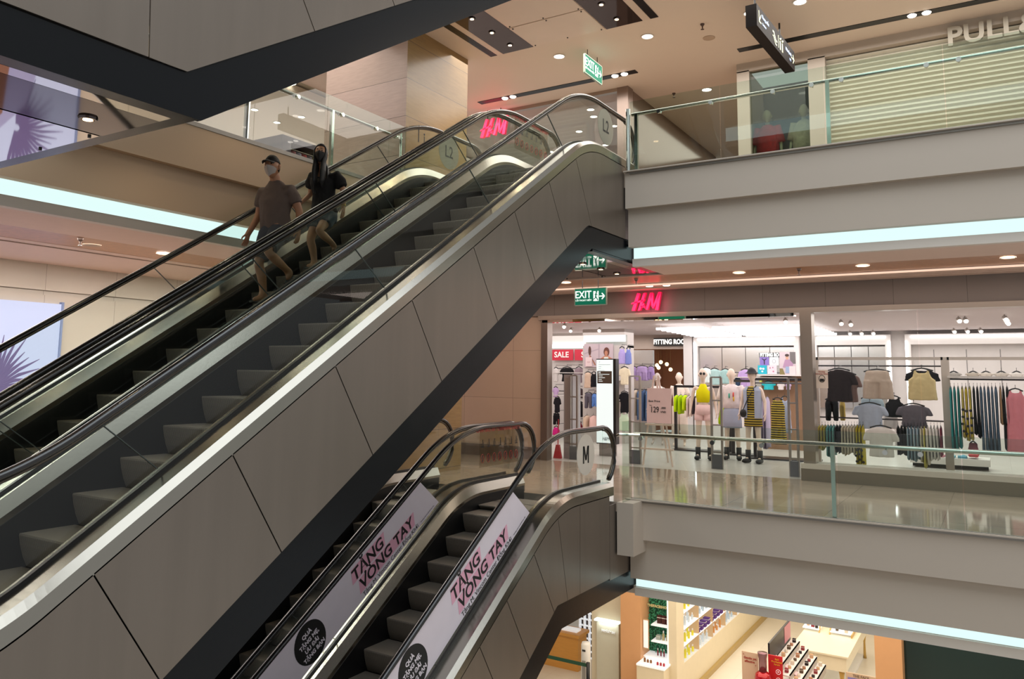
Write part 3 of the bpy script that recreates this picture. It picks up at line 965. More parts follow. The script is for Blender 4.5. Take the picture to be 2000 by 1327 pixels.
def exit_sign(label, org, right, w, h, rods, top):
    """org = lower left corner seen from the reader's side"""
    r = Vector(right)
    up = Vector((0, 0, 1))
    n = r.cross(up)
    o3 = Vector(org)
    e = thing('exit_sign', tuple(o3 + r * w / 2), label, 'exit sign', 'hanging green exit signs')

    def slab(u0, u1, v0, v1, d0, d1, nm, m):
        vs = [o3 + r * u + up * v + n * d for u in (u0, u1) for v in (v0, v1) for d in (d0, d1)]
        return MB().add(vs, [(0, 1, 3, 2), (4, 6, 7, 5), (0, 4, 5, 1), (2, 3, 7, 6), (0, 2, 6, 4), (1, 5, 7, 3)]).build(nm, m, e)
    slab(0, w, 0, h, -.015, .01, 'green_panel', GREEN)
    for a in ((0, w, -.008, .004), (0, w, h - .004, h + .008)):
        slab(a[0], a[1], a[2], a[3], -.02, .016, 'frame', ALU)
    for a in ((-.008, .004), (w - .004, w + .008)):
        slab(a[0], a[1], 0, h, -.02, .016, 'frame', ALU)
    at_ = lambda u, v: tuple(o3 + r * u + up * v + n * .013)
    write('EXIT', h * .62, SGNW, at_(w * .27, h * .62), r, up, e, font_scale_x=w / h * .42, bold=.0015)
    write('LỐI THOÁT HIỂM', h * .14, SGNW, at_(w * .28, h * .28), r, up, e, font_scale_x=w / h * .47)
    # running figure in a doorway and arrow
    slab(w * .60, w * .765, h * .22, h * .82, .010, .013, 'doorway', SGNW)
    mb = MB()
    fig = [((.69, .72), (.675, .5), .022), ((.675, .5), (.72, .36), .018), ((.72, .36), (.745, .25), .016), ((.675, .5), (.655, .38), .018), ((.655, .38), (.60, .33), .014),
           ((.69, .66), (.64, .6), .012), ((.69, .66), (.74, .56), .012)]
    for (a, b), (c, d), t in fig:
        p, q = o3 + r * w * a + up * h * b + n * .015, o3 + r * w * c + up * h * d + n * .015
        mb.tube([p, q], t * w * .9, 6, .003, up=n)
    mb.lathe(tuple(o3 + r * w * .70 + up * h * .77 + n * .013), [(.015, -.012), (.015, .012)], 8)
    mb.build('running_figure', GREEN, e)
    mb = MB()
    P = lambda u, v: o3 + r * w * u + up * h * v + n * .014
    for a, b in ((P(.79, .50), P(.95, .50)), (P(.87, .68), P(.955, .5)), (P(.87, .32), P(.955, .5))):
        mb.tube([a, b], w * .016, 6, .003, up=n)
    mb.build('arrow', SGNW, e)
    for u in rods:
        p = o3 + r * u
        MB().tube([tuple(p + up * h), (p.x, p.y, top)], .006, 6).build('hanging_rod', BLACK, e)
    return e


exit_sign('green exit sign hanging high over the upper escalator landing', (11.87, 5.76, 6.80), (1, 0, 0), .69, .33, (.12, .52), 7.25)
exit_sign('lit green exit sign hanging in front of the middle level shop fascia', (11.53, 5.76, 2.735), (0, -1, 0), .55, .265, (.13, .41), CZ)

# hanging direction sign
a0, a1 = Vector((11.1, 2.655, 6.62)), Vector((13.17, 2.56, 6.62))
dr = (a1 - a0).normalized()
nn = dr.cross(Vector((0, 0, 1)))
ds = thing('direction_sign', tuple((a0 + a1) / 2), 'long black hanging sign with arrows and pictograms above the upper walkway', 'direction sign')
vs = [p + Vector((0, 0, v)) + nn * d for p in (a0, a1) for v in (0, .33) for d in (-.16, 0)]
MB().add(vs, [(0, 1, 3, 2), (4, 6, 7, 5), (0, 4, 5, 1), (2, 3, 7, 6), (0, 2, 6, 4), (1, 5, 7, 3)]).build('sign_box', mat('sign_black', '#1d1817', .65, spec=.2), ds)
for u in (.2, 1.5):
    p = a0 + dr * u - nn * .08
    MB().tube([(p.x, p.y, 6.95), (p.x, p.y, 7.25)], .014, 8).build('hanging_rod', BLACK, ds)
SB = mat('sign_blue_white', '#cfe0ff', .5, emit=1.0, ecol='#b9d2ff')
SY = mat('sign_yellow_white', '#f4f6cf', .5, emit=.9, ecol='#f2f6cc')
dp = lambda u, v: tuple(a0 + dr * u + Vector((0, 0, v)) + nn * .004)
write('Thang cuốn', .075, SB, dp(.42, .225), dr, UZ, ds)
write('Escalator', .05, SB, dp(.36, .12), dr, UZ, ds)
write('Nhà vệ sinh', .07, SB, dp(1.69, .2), dr, UZ, ds)
write('WC', .05, SB, dp(1.79, .1), dr, UZ, ds)
mb = MB()
for seg in (((.10, .26), (.10, .10)), ((.10, .10), (.2, .10)), ((.10, .10), (.2, .22))):
    mb.tube([dp(*seg[0]), dp(*seg[1])], .012, 6, .003, up=nn)
for seg in (((1.86, .17), (2.02, .17)), ((2.02, .17), (1.95, .24)), ((2.02, .17), (1.95, .1))):
    mb.tube([dp(*seg[0]), dp(*seg[1])], .011, 6, .003, up=nn)
mb.build('arrows', SY, ds)['kind'] = 'stuff'
mb = MB()
mb.tube([dp(.80, .22), dp(.86, .22), dp(.96, .12), dp(1.02, .12)], .016, 6, .003, up=nn)
mb.tube([dp(.80, .15), dp(.84, .15), dp(.94, .06), dp(1.0, .06)], .012, 6, .003, up=nn)
for u in (1.2, 1.32):
    mb.tube([dp(u, .2), dp(u, .13)], .026, 8, .003, up=nn)
    mb.tube([dp(u - .012, .13), dp(u - .014, .06)], .009, 6, .003, up=nn)
    mb.tube([dp(u + .012, .13), dp(u + .014, .06)], .009, 6, .003, up=nn)
    mb.lathe(dp(u, .235), [(.018, -.01), (.018, .01)], 8)
mb.tube([dp(1.1, .26), dp(1.1, .06)], .005, 6, .003, up=nn)
mb.build('pictogram', SY, ds)

# the pink brush-lettered shop signs
PINK = mat('neon_pink_face', '#ff2a63', .4, emit=1.0, ecol='#ff1f55')
PSIDE = mat('neon_pink_side', '#c2264a', .5, emit=.35, ecol='#ff1f55')


def shop_sign(label, org, w, h, depth=.07, hang=None):
    """brush-stroke capitals H & M on a plane facing the atrium; org = lower left corner"""
    e = thing('shop_sign', (org[0], org[1] - w / 2, org[2]), label, 'shop sign', 'pink lit shop signs')
    strokes = {'letter_h': [[(.02, .02), (.13, .0), (.30, .97), (.21, 1.0)], [(.22, .0), (.31, .03), (.50, 1.0), (.41, .97)], [(.0, .38), (.03, .46), (.46, .64), (.42, .52)]],
               'ampersand': [[(.33, .20), (.37, .16), (.45, .38), (.41, .42)], [(.31, .26), (.34, .16), (.47, .2), (.46, .28)], [(.40, .30), (.44, .26), (.48, .14), (.45, .13)]],
               'letter_m': [[(.48, .06), (.56, .04), (.73, .98), (.64, .98)], [(.64, .98), (.73, .98), (.745, .14), (.68, .2)], [(.70, .13), (.75, .10), (1.0, 1.0), (.91, 1.0)], [(.80, .02), (.90, .0), (1.0, 1.0), (.91, .98)]]}
    for nm, ss in strokes.items():
        mb = MB()
        for s_ in ss:
            mb.mi = 0
            f = [(org[0] - depth, org[1] - u * w, org[2] + v * h) for u, v in s_]
            b = [(org[0], org[1] - u * w, org[2] + v * h) for u, v in s_]
            mb.add(f, [(0, 1, 2, 3)])
            mb.mi = 1
            mb.add(f + b, [(i, (i + 1) % 4, 4 + (i + 1) % 4, 4 + i) for i in range(4)] + [(4, 5, 6, 7)])
        mb.build(nm, [PINK, PSIDE], e)
    if hang:
        for u in (.25, .72):
            MB().tube([(org[0] - .03, org[1] - u * w, org[2] + h * .95), (org[0] - .03, org[1] - u * w, hang)], .01, 6).build('hanging_rod', BLACK, e)
    return e


shop_sign('glowing pink brush-letter shop sign on the middle level fascia', (13.38, 5.53, 2.77), .57, .32)
shop_sign('glowing pink brush-letter shop sign hanging behind the upper escalator rails', (13.85, 9.18, 6.65), .70, .40, hang=7.25)
PL = area('pink_glow_upper', (13.7, 8.8, 6.8), .4, .7, 5, (1, .1, .22), rot=(0, -PI / 2, 0))
PL = area('pink_glow_lower', (13.25, 5.25, 2.9), .3, .6, 2.2, (1, .1, .22), rot=(0, -PI / 2, 0))

ps = thing('shop_sign', (13.9, -.3, 6.83), 'large unlit grey letters above the roller shutter', 'shop sign')
write('PULL&BEAR', .42, mat('grey_letters', '#a39b8c', .5), (13.9, -.72, 6.98), RY, UZ, ps, extrude=.03, bold=.012, spacing=1.04)

# ================================================================ stickers on the escalator glass
STK = mat('round_sticker_white', '#cfc6ba', .6)
STKG = mat('round_sticker_grey', '#8d8a7a', .6)
INK = mat('black_ink', '#121212', .6)
REDI = mat('red_ink', '#a8352c', .6)


def round_sticker(par, cx, cy, cz, r, s, m, lab):
    r *= 1.1
    o = MB().lathe((cx, cy - .009, cz), [(r, -.001), (r, .001)], 32, 'y').build('floor_sticker', m, par)
    o['label'] = lab
    if s == 'M':
        w_, h_, t_ = r * .34, r * .42, r * .15
        mb = MB()
        X0, X1, Z0, Z1 = cx - w_, cx + w_, cz - h_, cz + h_
        for q in ([(X0, Z0), (X0 + t_, Z0), (X0 + t_, Z1), (X0, Z1)], [(X1 - t_, Z0), (X1, Z0), (X1, Z1), (X1 - t_, Z1)],
                  [(X0 + t_ * .2, Z1), (X0 + t_ * 1.25, Z1), (cx + t_ * .5, Z0 + t_), (cx - t_ * .5, Z0 + t_)], [(X1 - t_ * 1.25, Z1), (X1 - t_ * .2, Z1), (cx + t_ * .5, Z0 + t_), (cx - t_ * .5, Z0 + t_)]):
            mb.prism(q, 'y', cy - .0115, cy - .0105)
        mb.build('lettering', INK, o)
        return
    write(s, r * (1.15 if len(s) == 1 else 1.0), INK, (cx, cy - .0115, cz), (1, 0, 0), UZ, o, bold=.002, font_scale_x=.85, extrude=.0005)


round_sticker(f1, 9.13, 4.42, .62, .23, 'M', STK, 'round pale floor sticker with a black letter M')
round_sticker(e1, 9.76, 4.42, 5.02, .23, 'L2', STKG, 'round grey floor sticker reading L2')
round_sticker(e2, 9.76, 7.08, 5.03, .24, 'L2', STKG, 'round grey floor sticker reading L2')


def warn(par, x0, y, z0, w, h):
    o = thing_part = B(x0, x0 + w, y - .0095, y - .009, z0, z0 + h).build('warning_sticker', mat('clear_film', '#cfc0ae', .5), par)
    o.data.materials[0] = FILM
    write('CẢNH BÁO AN TOÀN', h * .13, REDI, (x0 + w * .25, y - .011, z0 + h * .93), (1, 0, 0), UZ, o, bold=.002, extrude=.0003)
    write('WARNING SAFETY', h * .13, REDI, (x0 + w * .75, y - .011, z0 + h * .93), (1, 0, 0), UZ, o, bold=.002, extrude=.0003)
    mb, mr = MB(), MB()
    for i in range(7):
        cx = x0 + w * (.07 + .143 * i)
        zc = z0 + h * .6
        mb.box(cx - .035, cx + .03, y - .0115, y - .011, zc - .05, zc - .038)
        mb.box(cx - .006 + .01 * (i % 2), cx + .008 + .01 * (i % 2), y - .0115, y - .011, zc - .04, zc + .05)
        mb.box(cx - .03, cx - .022, y - .0115, y - .011, zc - .03, zc + .0 + .01 * (i % 3))
        mb.box(cx + .018, cx + .025, y - .0115, y - .011, zc - .03, zc + .015)
        zc = z0 + h * .22
        ring = [(cx + .036 * math.cos(t * PI / 8), y - .012, zc + .055 * math.sin(t * PI / 8)) for t in range(17)]
        mr.tube(ring, .004, 4, up=(0, 1, 0), cap=False)
        mr.tube([(cx - .024, y - .012, zc - .035), (cx + .024, y - .012, zc + .035)], .003, 4, up=(0, 1, 0))
        mb.box(cx - .01, cx + .012, y - .0115, y - .011, zc - .04, zc + .035)
    mb.build('black_pictograms', INK, o)['kind'] = 'stuff'
    mr.build('red_pictograms', REDI, o)['kind'] = 'stuff'
    return o


FILM = glass_mat('clear_sticker_film', (.88, .85, .80), .6)
warn(f1, 8.58, 5.65, .42, .98, .5)
warn(e1, 9.36, 5.65, H + .42, .98, .5)
# queue pictogram on the far balustrade
o = MB()
o.box(8.98, 9.0, 7.07, 7.072, 5.0, 5.2).box(9.12, 9.135, 7.07, 7.072, 5.0, 5.12)
o.lathe((8.99, 7.071, 5.24), [(.02, -.001), (.02, .001)], 10, 'y').lathe((9.127, 7.071, 5.15), [(.016, -.001), (.016, .001)], 10, 'y')
o.build('family_pictogram', INK, e2)['kind'] = 'stuff'

# ================================================================ banners on the lower escalators
BANW = mat('banner_white', '#e2d8e2', .35, coat=.3)
BPINK = mat('banner_pink', '#e3a9bf', .5)
INCL = Vector((1, 0, SL)).normalized()
INUP = Vector((-SL, 0, 1)).normalized()


def banner(y, label, back=False):
    """long printed banner fixed to the balustrade glass, following the slope"""
    e = thing('banner', (6.4, y - .012, -.6), label, 'banner', 'printed banners along the lower escalators')
    zl = lambda x: -1.0 + SL * (x + .78) - H + .045
    zu = lambda x: -.47 + SL * (x + .78) - H + .01
    xa, xt, xb = .0, 7.36, 7.72
    lo = resample([(x, zl(x)) for x in (xa, xb)], xa, xb, 1)
    mb = MB().prism([(xa, zl(xa)), (xb, zl(xb)), (xt, zu(xt)), (xa, zu(xa))], 'y', y - .012, y - .009)
    mb.build('sheet', BANW, e)
    if back:
        return e
    yy = y - .0135
    P = lambda s, t: Vector((7.72, yy, zl(7.72))) - INCL * s + INUP * t
    R_ = INCL
    for ex in (0, 1.0 * 0):
        pass
    # black disc (the sloping print reads along the incline)
    def disc(s, t, r):
        c = P(s, t)
        n = 36
        v = [c + INCL * (r * math.cos(2 * PI * k / n)) + INUP * (r * math.sin(2 * PI * k / n)) for k in range(n)]
        return MB().add(v + [p + Vector((0, -.001, 0)) for p in v], [tuple(range(n)), tuple(range(n, 2 * n))]).build('black_disc', INK, e)
    d = disc(2.25, .205, .205)
    wt = mat('banner_print_white', '#e8dfe8', .5)
    for i, (s_, u) in enumerate((('QUÀ', .105), ('TẶNG MẸ,', .035), ('ƯU ĐÃI', -.035), ('TẶNG BẠN', -.105))):
        write(s_, .058, wt, P(2.25, .20 + u) + Vector((0, -.002, 0)), R_, INUP, d, bold=.002, extrude=.0004)
    pk = MB()
    yv = Vector((0, -.0003, 0))
    for s0, s1, t0, t1 in ((1.56, .98, .235, .38), (1.52, .48, .075, .22)):
        q = [P(s0, t0), P(s1, t0), P(s1 - .05, t1), P(s0 - .05, t1)]
        pk.add([p + yv for p in q], [(0, 1, 2, 3)])
    pk.build('pink_print', BPINK, e)
    vv = Vector((0, -.0012, 0))
    write('TẶNG', .172, INK, P(1.26, .30) + vv, R_, INUP, e, bold=.004, shear=.12, extrude=.0004, font_scale_x=1.12)
    write('VÒNG TAY', .168, INK, P(.99, .145) + vv, R_, INUP, e, bold=.004, shear=.12, extrude=.0004, font_scale_x=1.14)
    write('Tặng M. Vincom Center Đồng Khởi', .072, INK, P(.96, .035) + vv, R_, INUP, e, extrude=.0004)
    write('*Chương trình có thể kết thúc sớm', .02, INK, P(.24, .03) + vv, R_, INUP, e, extrude=.0004)
    return e


banner(4.42, 'pale printed banner on the near balustrade of the lower escalators, right of the two')
banner(5.65, 'pale printed banner on the middle balustrade, left of the two readable ones')
banner(7.08, 'plain grey green back of a banner between black truss edge and handrail', back=True).children[0].data.materials[0] = mat('banner_back', '#9aa396', .5)
tag(bpy.data.objects['banner.002'], group='printed banners along the lower escalators')

# ================================================================ lightbox poster on the left wall
lb = thing('lightbox_poster', (4.5, 11.75, .4), 'tall glowing lightbox with a fashion photograph on the left wall', 'poster')
SCR = mat('lightbox_white', '#5a6074', .5, emit=.80, ecol='#d6dcfa')
B(1.6, 6.5, 11.74, 11.8, .35, 2.56).build('lit_sheet', SCR, lb)
B(6.5, 6.53, 11.72, 11.8, .32, 2.59).build('frame', mat('lightbox_edge', '#7d8db5', .4), lb)
PUR = mat('print_purple', '#4a4160', .5, emit=.34, ecol='#8a79b5')
PUR2 = mat('print_lilac', '#5d5b70', .5, emit=.58, ecol='#bdb9e6')
SKN = mat('print_skin', '#5a4034', .5, emit=.35, ecol='#b87c66')
pr_ = MB()
# palm shadow fans
cx_, cz_ = 5.65, 1.35
for k in range(22):
    a = math.radians(100 - k * 9)
    L_ = .75 + .1 * math.sin(k * 1.7)
    p0 = (cx_ + .05 * math.cos(a), 11.737, cz_ + .05 * math.sin(a))
    p1 = (cx_ + L_ * math.cos(a) * .8, 11.737, cz_ + L_ * math.sin(a))
    pr_.tube([p0, ((p0[0] + p1[0]) / 2, 11.737, (p0[2] + p1[2]) / 2 + .03), p1], [.012, .024, .004], 4, [.001, .001, .001], up=(0, 1, 0))
pr_.build('palm_shadow_print', PUR, lb)
sh = MB()
sh.prism([(1.6, .35), (5.9, .35), (5.75, 1.0), (5.3, 1.6), (4.9, 1.95), (4.2, 2.1), (3.4, 2.0), (1.6, 2.1)], 'y', 11.736, 11.739)
sh.build('shirt_print', PUR2, lb)
sk = MB()
sk.prism([(3.7, 1.95), (4.3, 2.0), (4.25, 2.56), (3.6, 2.56)], 'y', 11.732, 11.736).prism([(2.2, .6), (2.6, .5), (3.3, 1.5), (3.0, 1.7)], 'y', 11.732, 11.736)
sk.prism([(5.1, .35), (5.5, .35), (5.45, 1.2), (5.2, 1.5)], 'y', 11.732, 11.736)
sk.build('skin_print', SKN, lb)

# upper left display unit with clothes
du = thing('display_unit', (10.6, 11.6, H), 'dark box display unit with coloured clothes on the upper left level', 'display unit')
DK = mat('dark_marbled_metal', '#4a4650', .35, .4, .3, 6)
B(9.93, 10.15, 11.0, 11.8, H, 5.98).build('side_panel', DK, du)
B(10.15, 12.2, 11.0, 11.8, 5.88, 5.98).build('top_panel', DK, du)
B(12.2, 12.4, 11.0, 11.8, H, 5.98).build('side_panel', DK, du)
B(9.93, 12.4, 11.8, 11.85, H, 5.9).build('back_panel', mat('unit_back', '#8a6f68', .6), du)
MB().tube([(10.15, 11.25, 5.85), (12.2, 11.25, 5.85)], .012, 8).build('hanging_rail', CHROME, du)

# ================================================================ clothes shop, middle level
SHW = mat('shop_white_wall', '#ded6d2', .55)
SHG = mat('shop_greyish_wall', '#c9c0bc', .5)
SHC = mat('shop_ceiling_paint', '#c6b6b2', .6)
SMIR = mat('shop_mirror', '#d9d4cf', .22, .85)
TUBE = mat('led_tube', '#ffffff', .5, emit=3.2, ecol='#f8fbff')
struct('ceiling', B(13.6, 24, -3, 13.4, 2.75, 2.85), SHC, 'pinkish grey ceiling of the clothes shop', 'ceiling')
struct('wall_shop_back', B(21, 21.1, -3, 7.0, 0, 2.76).box(20.8, 21.1, 6.9, 7.14, 0, 2.76), SHW, 'white back wall of the clothes shop', 'wall')
struct('wall_shop_left', B(19.3, 19.4, 8.75, 13.4, 0, 2.76), SHW, 'white wall behind the sale signs', 'wall')
struct('wall_shop_block', B(17.92, 18.5, 7.62, 8.74, 0, 2.35).box(17.92, 18.5, 7.62, 8.74, 2.6, 2.76).box(18.1, 18.5, 7.62, 8.74, 2.3, 2.6), SHG, 'grey wall block carrying the fashion poster', 'wall')
struct('wall_shop_recess', B(20, 20.1, 7.7, 8.5, 0, 2.3), SMIR, 'mirrored recess wall beside the fitting rooms', 'mirror wall')
struct('wall_shop_right', B(13.62, 21, -3.1, -3, 0, 2.76), SHW, 'right side wall of the clothes shop', 'wall')
struct('wall_shop_far', B(13.6, 19.4, 13.3, 13.4, 0, 2.76), SHW, 'left side wall of the clothes shop', 'wall')
struct('wall_fitting', B(23.4, 23.5, 7.0, 9.4, 0, 2.76).box(21.1, 23.4, 8.7, 8.8, 0, 2.76), mat('terracotta_wall', '#b98263', .6), 'terracotta wall inside the fitting room doorway', 'wall')
struct('wall_curtain', B(22.6, 22.7, 7.14, 7.5, 0, 2.4), mat('brown_curtain', '#5d4436', .8), 'brown curtain in the fitting room doorway', 'curtain')
# white frames with light lines on the back wall
for i, (ya, yb, lab) in enumerate([(6.85, 4.15, 'left'), (3.85, 2.08, 'middle'), (1.78, -2.6, 'right')]):
    fr = thing('wall_frame', (20.9, (ya + yb) / 2, 0), 'white wall frame with light lines on the shop back wall, %s one' % lab, 'wall frame', 'white lit frames on the shop back wall')
    B(20.75, 21, yb, ya, 2.42, 2.66).build('top_rail', SHW, fr)
    B(20.75, 21, ya - .12, ya, 0, 2.42).build('side_rail', SHW, fr)
    B(20.75, 21, yb, yb + .12, 0, 2.42).build('side_rail', SHW, fr)
    B(20.72, 20.76, yb + .1, ya - .12, 2.58, 2.615).build('light_line', TUBE, fr)
    if i < 2:
        B(20.72, 20.76, ya - .05, ya - .01, .6, 2.52).build('light_line', TUBE, fr)
    if i > 0:
        B(20.72, 20.76, yb + .01 if i == 1 else ya - .045, yb + .05 if i == 1 else ya - .005, .6, 2.5).build('light_line', TUBE, fr)
    if i < 2:
        n = 4
        for k in range(n):
            w = (ya - yb - .24) / n
            B(20.86, 20.9, yb + .12 + w * k + .008, yb + .12 + w * (k + 1) - .008, .9, 2.38).build('mirror_pane', SMIR, fr)
    else:
        for y in (1.2, .55, -.1, -.75):
            MB().tube([(20.85, y, 1.2), (20.85, y, 2.3)], .01, 6).build('wall_bar', mat('grey_bar', '#7c7674', .4), fr)
lb2 = thing('light_band', (17.9, 8.18, 2.4), 'white glowing light band above the fashion poster', 'light band')
B(17.93, 17.99, 7.62, 8.72, 2.44, 2.6).build('glow_panel', mat('cool_glow', '#ffffff', .5, emit=1.0, ecol='#e6fffb'), lb2)
lb2 = thing('light_band', (19.2, 9.9, 2.4), 'white glowing light band above the red sale signs', 'light band')
B(19.2, 19.29, 8.8, 12, 2.34, 2.44).build('glow_panel', mat('cool_glow', '#ffffff', .5), lb2)

# rows of LED tubes under the shop ceiling
for arr, (ya, yb, lab) in enumerate([(6.36, 5.3, 'left'), (5.1, 3.1, 'right')]):
    t = thing('tube_light_array', (18.5, (ya + yb) / 2, 2.7), 'staggered rows of white tube lamps under the shop ceiling, %s group' % lab, 'tube lamps', 'tube lamps under the shop ceiling')
    for k in range(9):
        x = 16.75 + .42 * k
        s_ = (.03 if arr == 0 else .02) * k
        B(x - .03, x + .03, yb + s_ * .4, ya + s_, 2.63, 2.68).build('tube_lamp', TUBE, t)
        MB().tube([(x, ya - .1, 2.68), (x, ya - .1, 2.748)], .006, 5).build('suspension', WMET, t)

# track spotlights
U = 'white spotlights on the shop ceiling'
for i, (x, y) in enumerate([(16.5, 2.51), (16.85, 2.39), (16.45, .53), (16.5, .43), (16.3, -.17), (16.7, -.19), (17.1, -.2), (17.5, -.22), (20.3, 2.9), (20.3, 2.65), (20.3, 2.4), (20.1, .75), (20.1, .5), (20.1, .25),
                            (20.1, 5.5), (20.1, 5.25), (20.1, 5.0), (15.6, 3.35), (15.5, 8.0), (17.0, 8.6), (17.1, 7.9)]):
    o = thing('spotlight', (x, y, 2.75), '', 'spotlight', U)
    o['label'] = ['first', 'second', 'third', 'fourth', 'fifth', 'sixth', 'seventh', 'eighth', 'ninth', 'tenth', 'eleventh', 'twelfth', 'thirteenth', 'fourteenth', 'fifteenth', 'sixteenth', 'seventeenth', 'eighteenth', 'nineteenth', 'twentieth', 'twenty first'][i] + ' small white spotlight under the clothes shop ceiling, %s' % ('over the window side' if x < 18 else 'before the back wall')
    MB().tube([(x, y, 2.75), (x, y, 2.70)], .012, 6).build('stem', WMET, o)
    MB().tube([(x, y, 2.70), (x - .07, y - .02, 2.655)], .042, 12).build('spot_head', WMET, o)
    MB().tube([(x - .07, y - .02, 2.655), (x - .078, y - .022, 2.65)], .034, 12).build('lamp', LAMPW, o)

# signs and pictures in the shop
RED = mat('sale_red', '#d8344b', .5)
RW = mat('print_white', '#fbf6f3', .5, emit=.15)
for yc, w, lab, s_ in ((9.964, .64, 'red sale sign on the shop wall, left one', 'SALE'), (9.30, .60, 'red sale sign on the shop wall, partly cut off by the poster wall', 'SALE')):
    o = thing('sale_sign', (19.2, yc, 2.0), lab, 'sign', 'red sale signs')
    B(19.18, 19.2, yc - w / 2, yc + w / 2, 2.01, 2.3).build('board', RED, o)
    write(s_, .21, RW, (19.175, yc + (.03 if w > .62 else -.12), 2.155), RY, UZ, o, bold=.004)


def picture(label, x, yc, zt, w, h, base, shapes, frame=WMET, txt=None):
    """printed board; shapes = list of (hex, polygon in 0..1 coordinates)"""
    o = thing('poster', (x, yc, zt - h), label, 'poster')
    B(x - .01, x + .01, yc - w / 2, yc + w / 2, zt - h, zt).build('board', mat('print_' + base.strip('#'), base, .6), o)
    for i, (c, poly) in enumerate(shapes):
        mb = MB()
        d = .0125 + .0008 * i
        mb.add([(x - d, yc + w / 2 - u * w, zt - h + v * h) for u, v in poly], [tuple(range(len(poly)))])
        mb.build('print', mat('print_' + c.strip('#'), c, .6), o)
    for s_, sz, u, v in (txt or []):
        write(s_, sz, mat('print_dark', '#3b3436', .6), (x - .015, yc + w / 2 - u * w, zt - h + v * h), RY, UZ, o)
    return o


def oval(u, v, a, b, n=14):
    return [(u + a * math.cos(2 * PI * k / n), v + b * math.sin(2 * PI * k / n)) for k in range(n)]


picture('large fashion poster with two people on the grey wall block', 17.9, 8.30, 2.388, .78, .578, '#c9b6bd',
        [('#b5a3ad', [(0, .55), (.5, .75), (.5, .8), (0, .6)]), ('#b5a3ad', [(.5, 0), (.54, 0), (.54, 1), (.5, 1)]), ('#5a3a33', oval(.2, .7, .05, .2)), ('#b4785f', [(.17, .3), (.28, .35), (.42, .1), (.36, .1), (.2, .55)]), ('#6a3c30', oval(.78, .66, .10, .19)),
         ('#c08268', oval(.77, .6, .055, .11)), ('#c4866c', [(.5, .3), (.72, .5), (.82, .5), (1, .35), (1, .28), (.5, .22)]), ('#dfe4da', [(.68, .22), (.86, .22), (.84, .44), (.7, .44)])])
picture('small pale price card in the corner of the fashion poster', 17.875, 8.553, 2.058, .17, .226, '#e9cfd0', [('#c79a9c', [(.25, .45), (.75, .45), (.75, .5), (.25, .5)])])
picture('portrait poster of a woman in lilac with a hat', 18.5, 3.951, 2.185, .35, .524, '#d6c4cb', [('#77706f', [(.65, .5), (1, .5), (1, 1), (.65, 1)]), ('#8a7c4e', [(0, 0), (.35, 0), (.2, .3), (0, .3)]), ('#b58fae', [(.2, .35), (.35, .68), (.62, .68), (.85, .5), (.8, .35), (.5, .3)]), ('#d8a68d', oval(.48, .76, .09, .09)), ('#4b3a36', oval(.48, .86, .13, .06)),
        ('#9fb0cf', [(.35, .1), (.6, .1), (.6, .38), (.38, .38)]), ('#efd7d8', [(.6, .02), (.98, .02), (.98, .4), (.6, .4)])])
picture('small purple picture with a figure raising arms', 18.5, 4.458, 2.071, .2, .185, '#8d78c4', [('#2e2538', [(.45, .1), (.55, .1), (.56, .6), (.8, .8), (.76, .86), (.5, .7), (.24, .86), (.2, .8), (.44, .6)])])
picture('small white picture with a pencil drawing', 18.5, 4.244, 2.071, .2, .184, '#e4e6ea', [('#b9bcc4', oval(.5, .5, .2, .25)), ('#e4e6ea', oval(.5, .5, .15, .2))])
picture('small turquoise picture with three white shapes', 18.5, 4.508, 1.886, .2, .197, '#25b6ce', [('#f2fafa', oval(.32, .62, .14, .13)), ('#f2fafa', oval(.62, .6, .14, .12)), ('#f2fafa', oval(.5, .3, .12, .1))])
picture('small pale pink picture with scattered pink marks', 18.5, 4.294, 1.886, .2, .195, '#efdce6', [('#c9829f', oval(.3, .7, .07, .1)), ('#c9829f', oval(.65, .3, .09, .1)), ('#a04a78', oval(.6, .75, .04, .1))])
o = thing('display_shelf', (18.6, 4.17, 1.64), 'white picture shelf on the shop wall to the right', 'shelf')
B(18.45, 18.8, 3.72, 4.61, 1.65, 1.682).build('board', SHW, o)
B(18.8, 18.84, 3.72, 4.61, 0, 1.68).build('back_support', mat('wood_brown', '#8c6a50', .5), o)
FB = mat('fitting_sign_black', '#15130f', .4)
FWH = mat('fitting_letters', '#ffffff', .5, emit=1.0, ecol='#fffaf0')
o = thing('fitting_room_sign', (20.9, 7.55, 2.44), 'black sign with white letters FITTING ROO above the doorway', 'sign')
B(20.85, 20.9, 7.1, 8.0, 2.44, 2.66).build('board', FB, o)
write('FITTING ROO', .18, FWH, (20.84, 7.555, 2.548), RY, UZ, o, bold=.006, font_scale_x=.80)
o = thing('fitting_room_sign', (20.78, 4.86, 2.1), 'FITTING ROOM letters before the mirrors of the back wall', 'sign')
write('FITTING RO', .12, FWH, (20.7, 4.863, 2.18), RY, UZ, o, bold=.006, font_scale_x=.72)
B(20.72, 20.74, 4.55, 5.12, 2.12, 2.24).build('board', FB, o)
struct('wall_over_fitting', B(20.95, 21.1, 7.1, 8.8, 2.36, 2.76), mat('warm_lintel', '#cbb6a8', .5), 'lintel over the fitting room doorway', 'wall')
LB_ = mat('globe_lamp', '#fff0d0', .4, emit=4, ecol='#ffdca0')
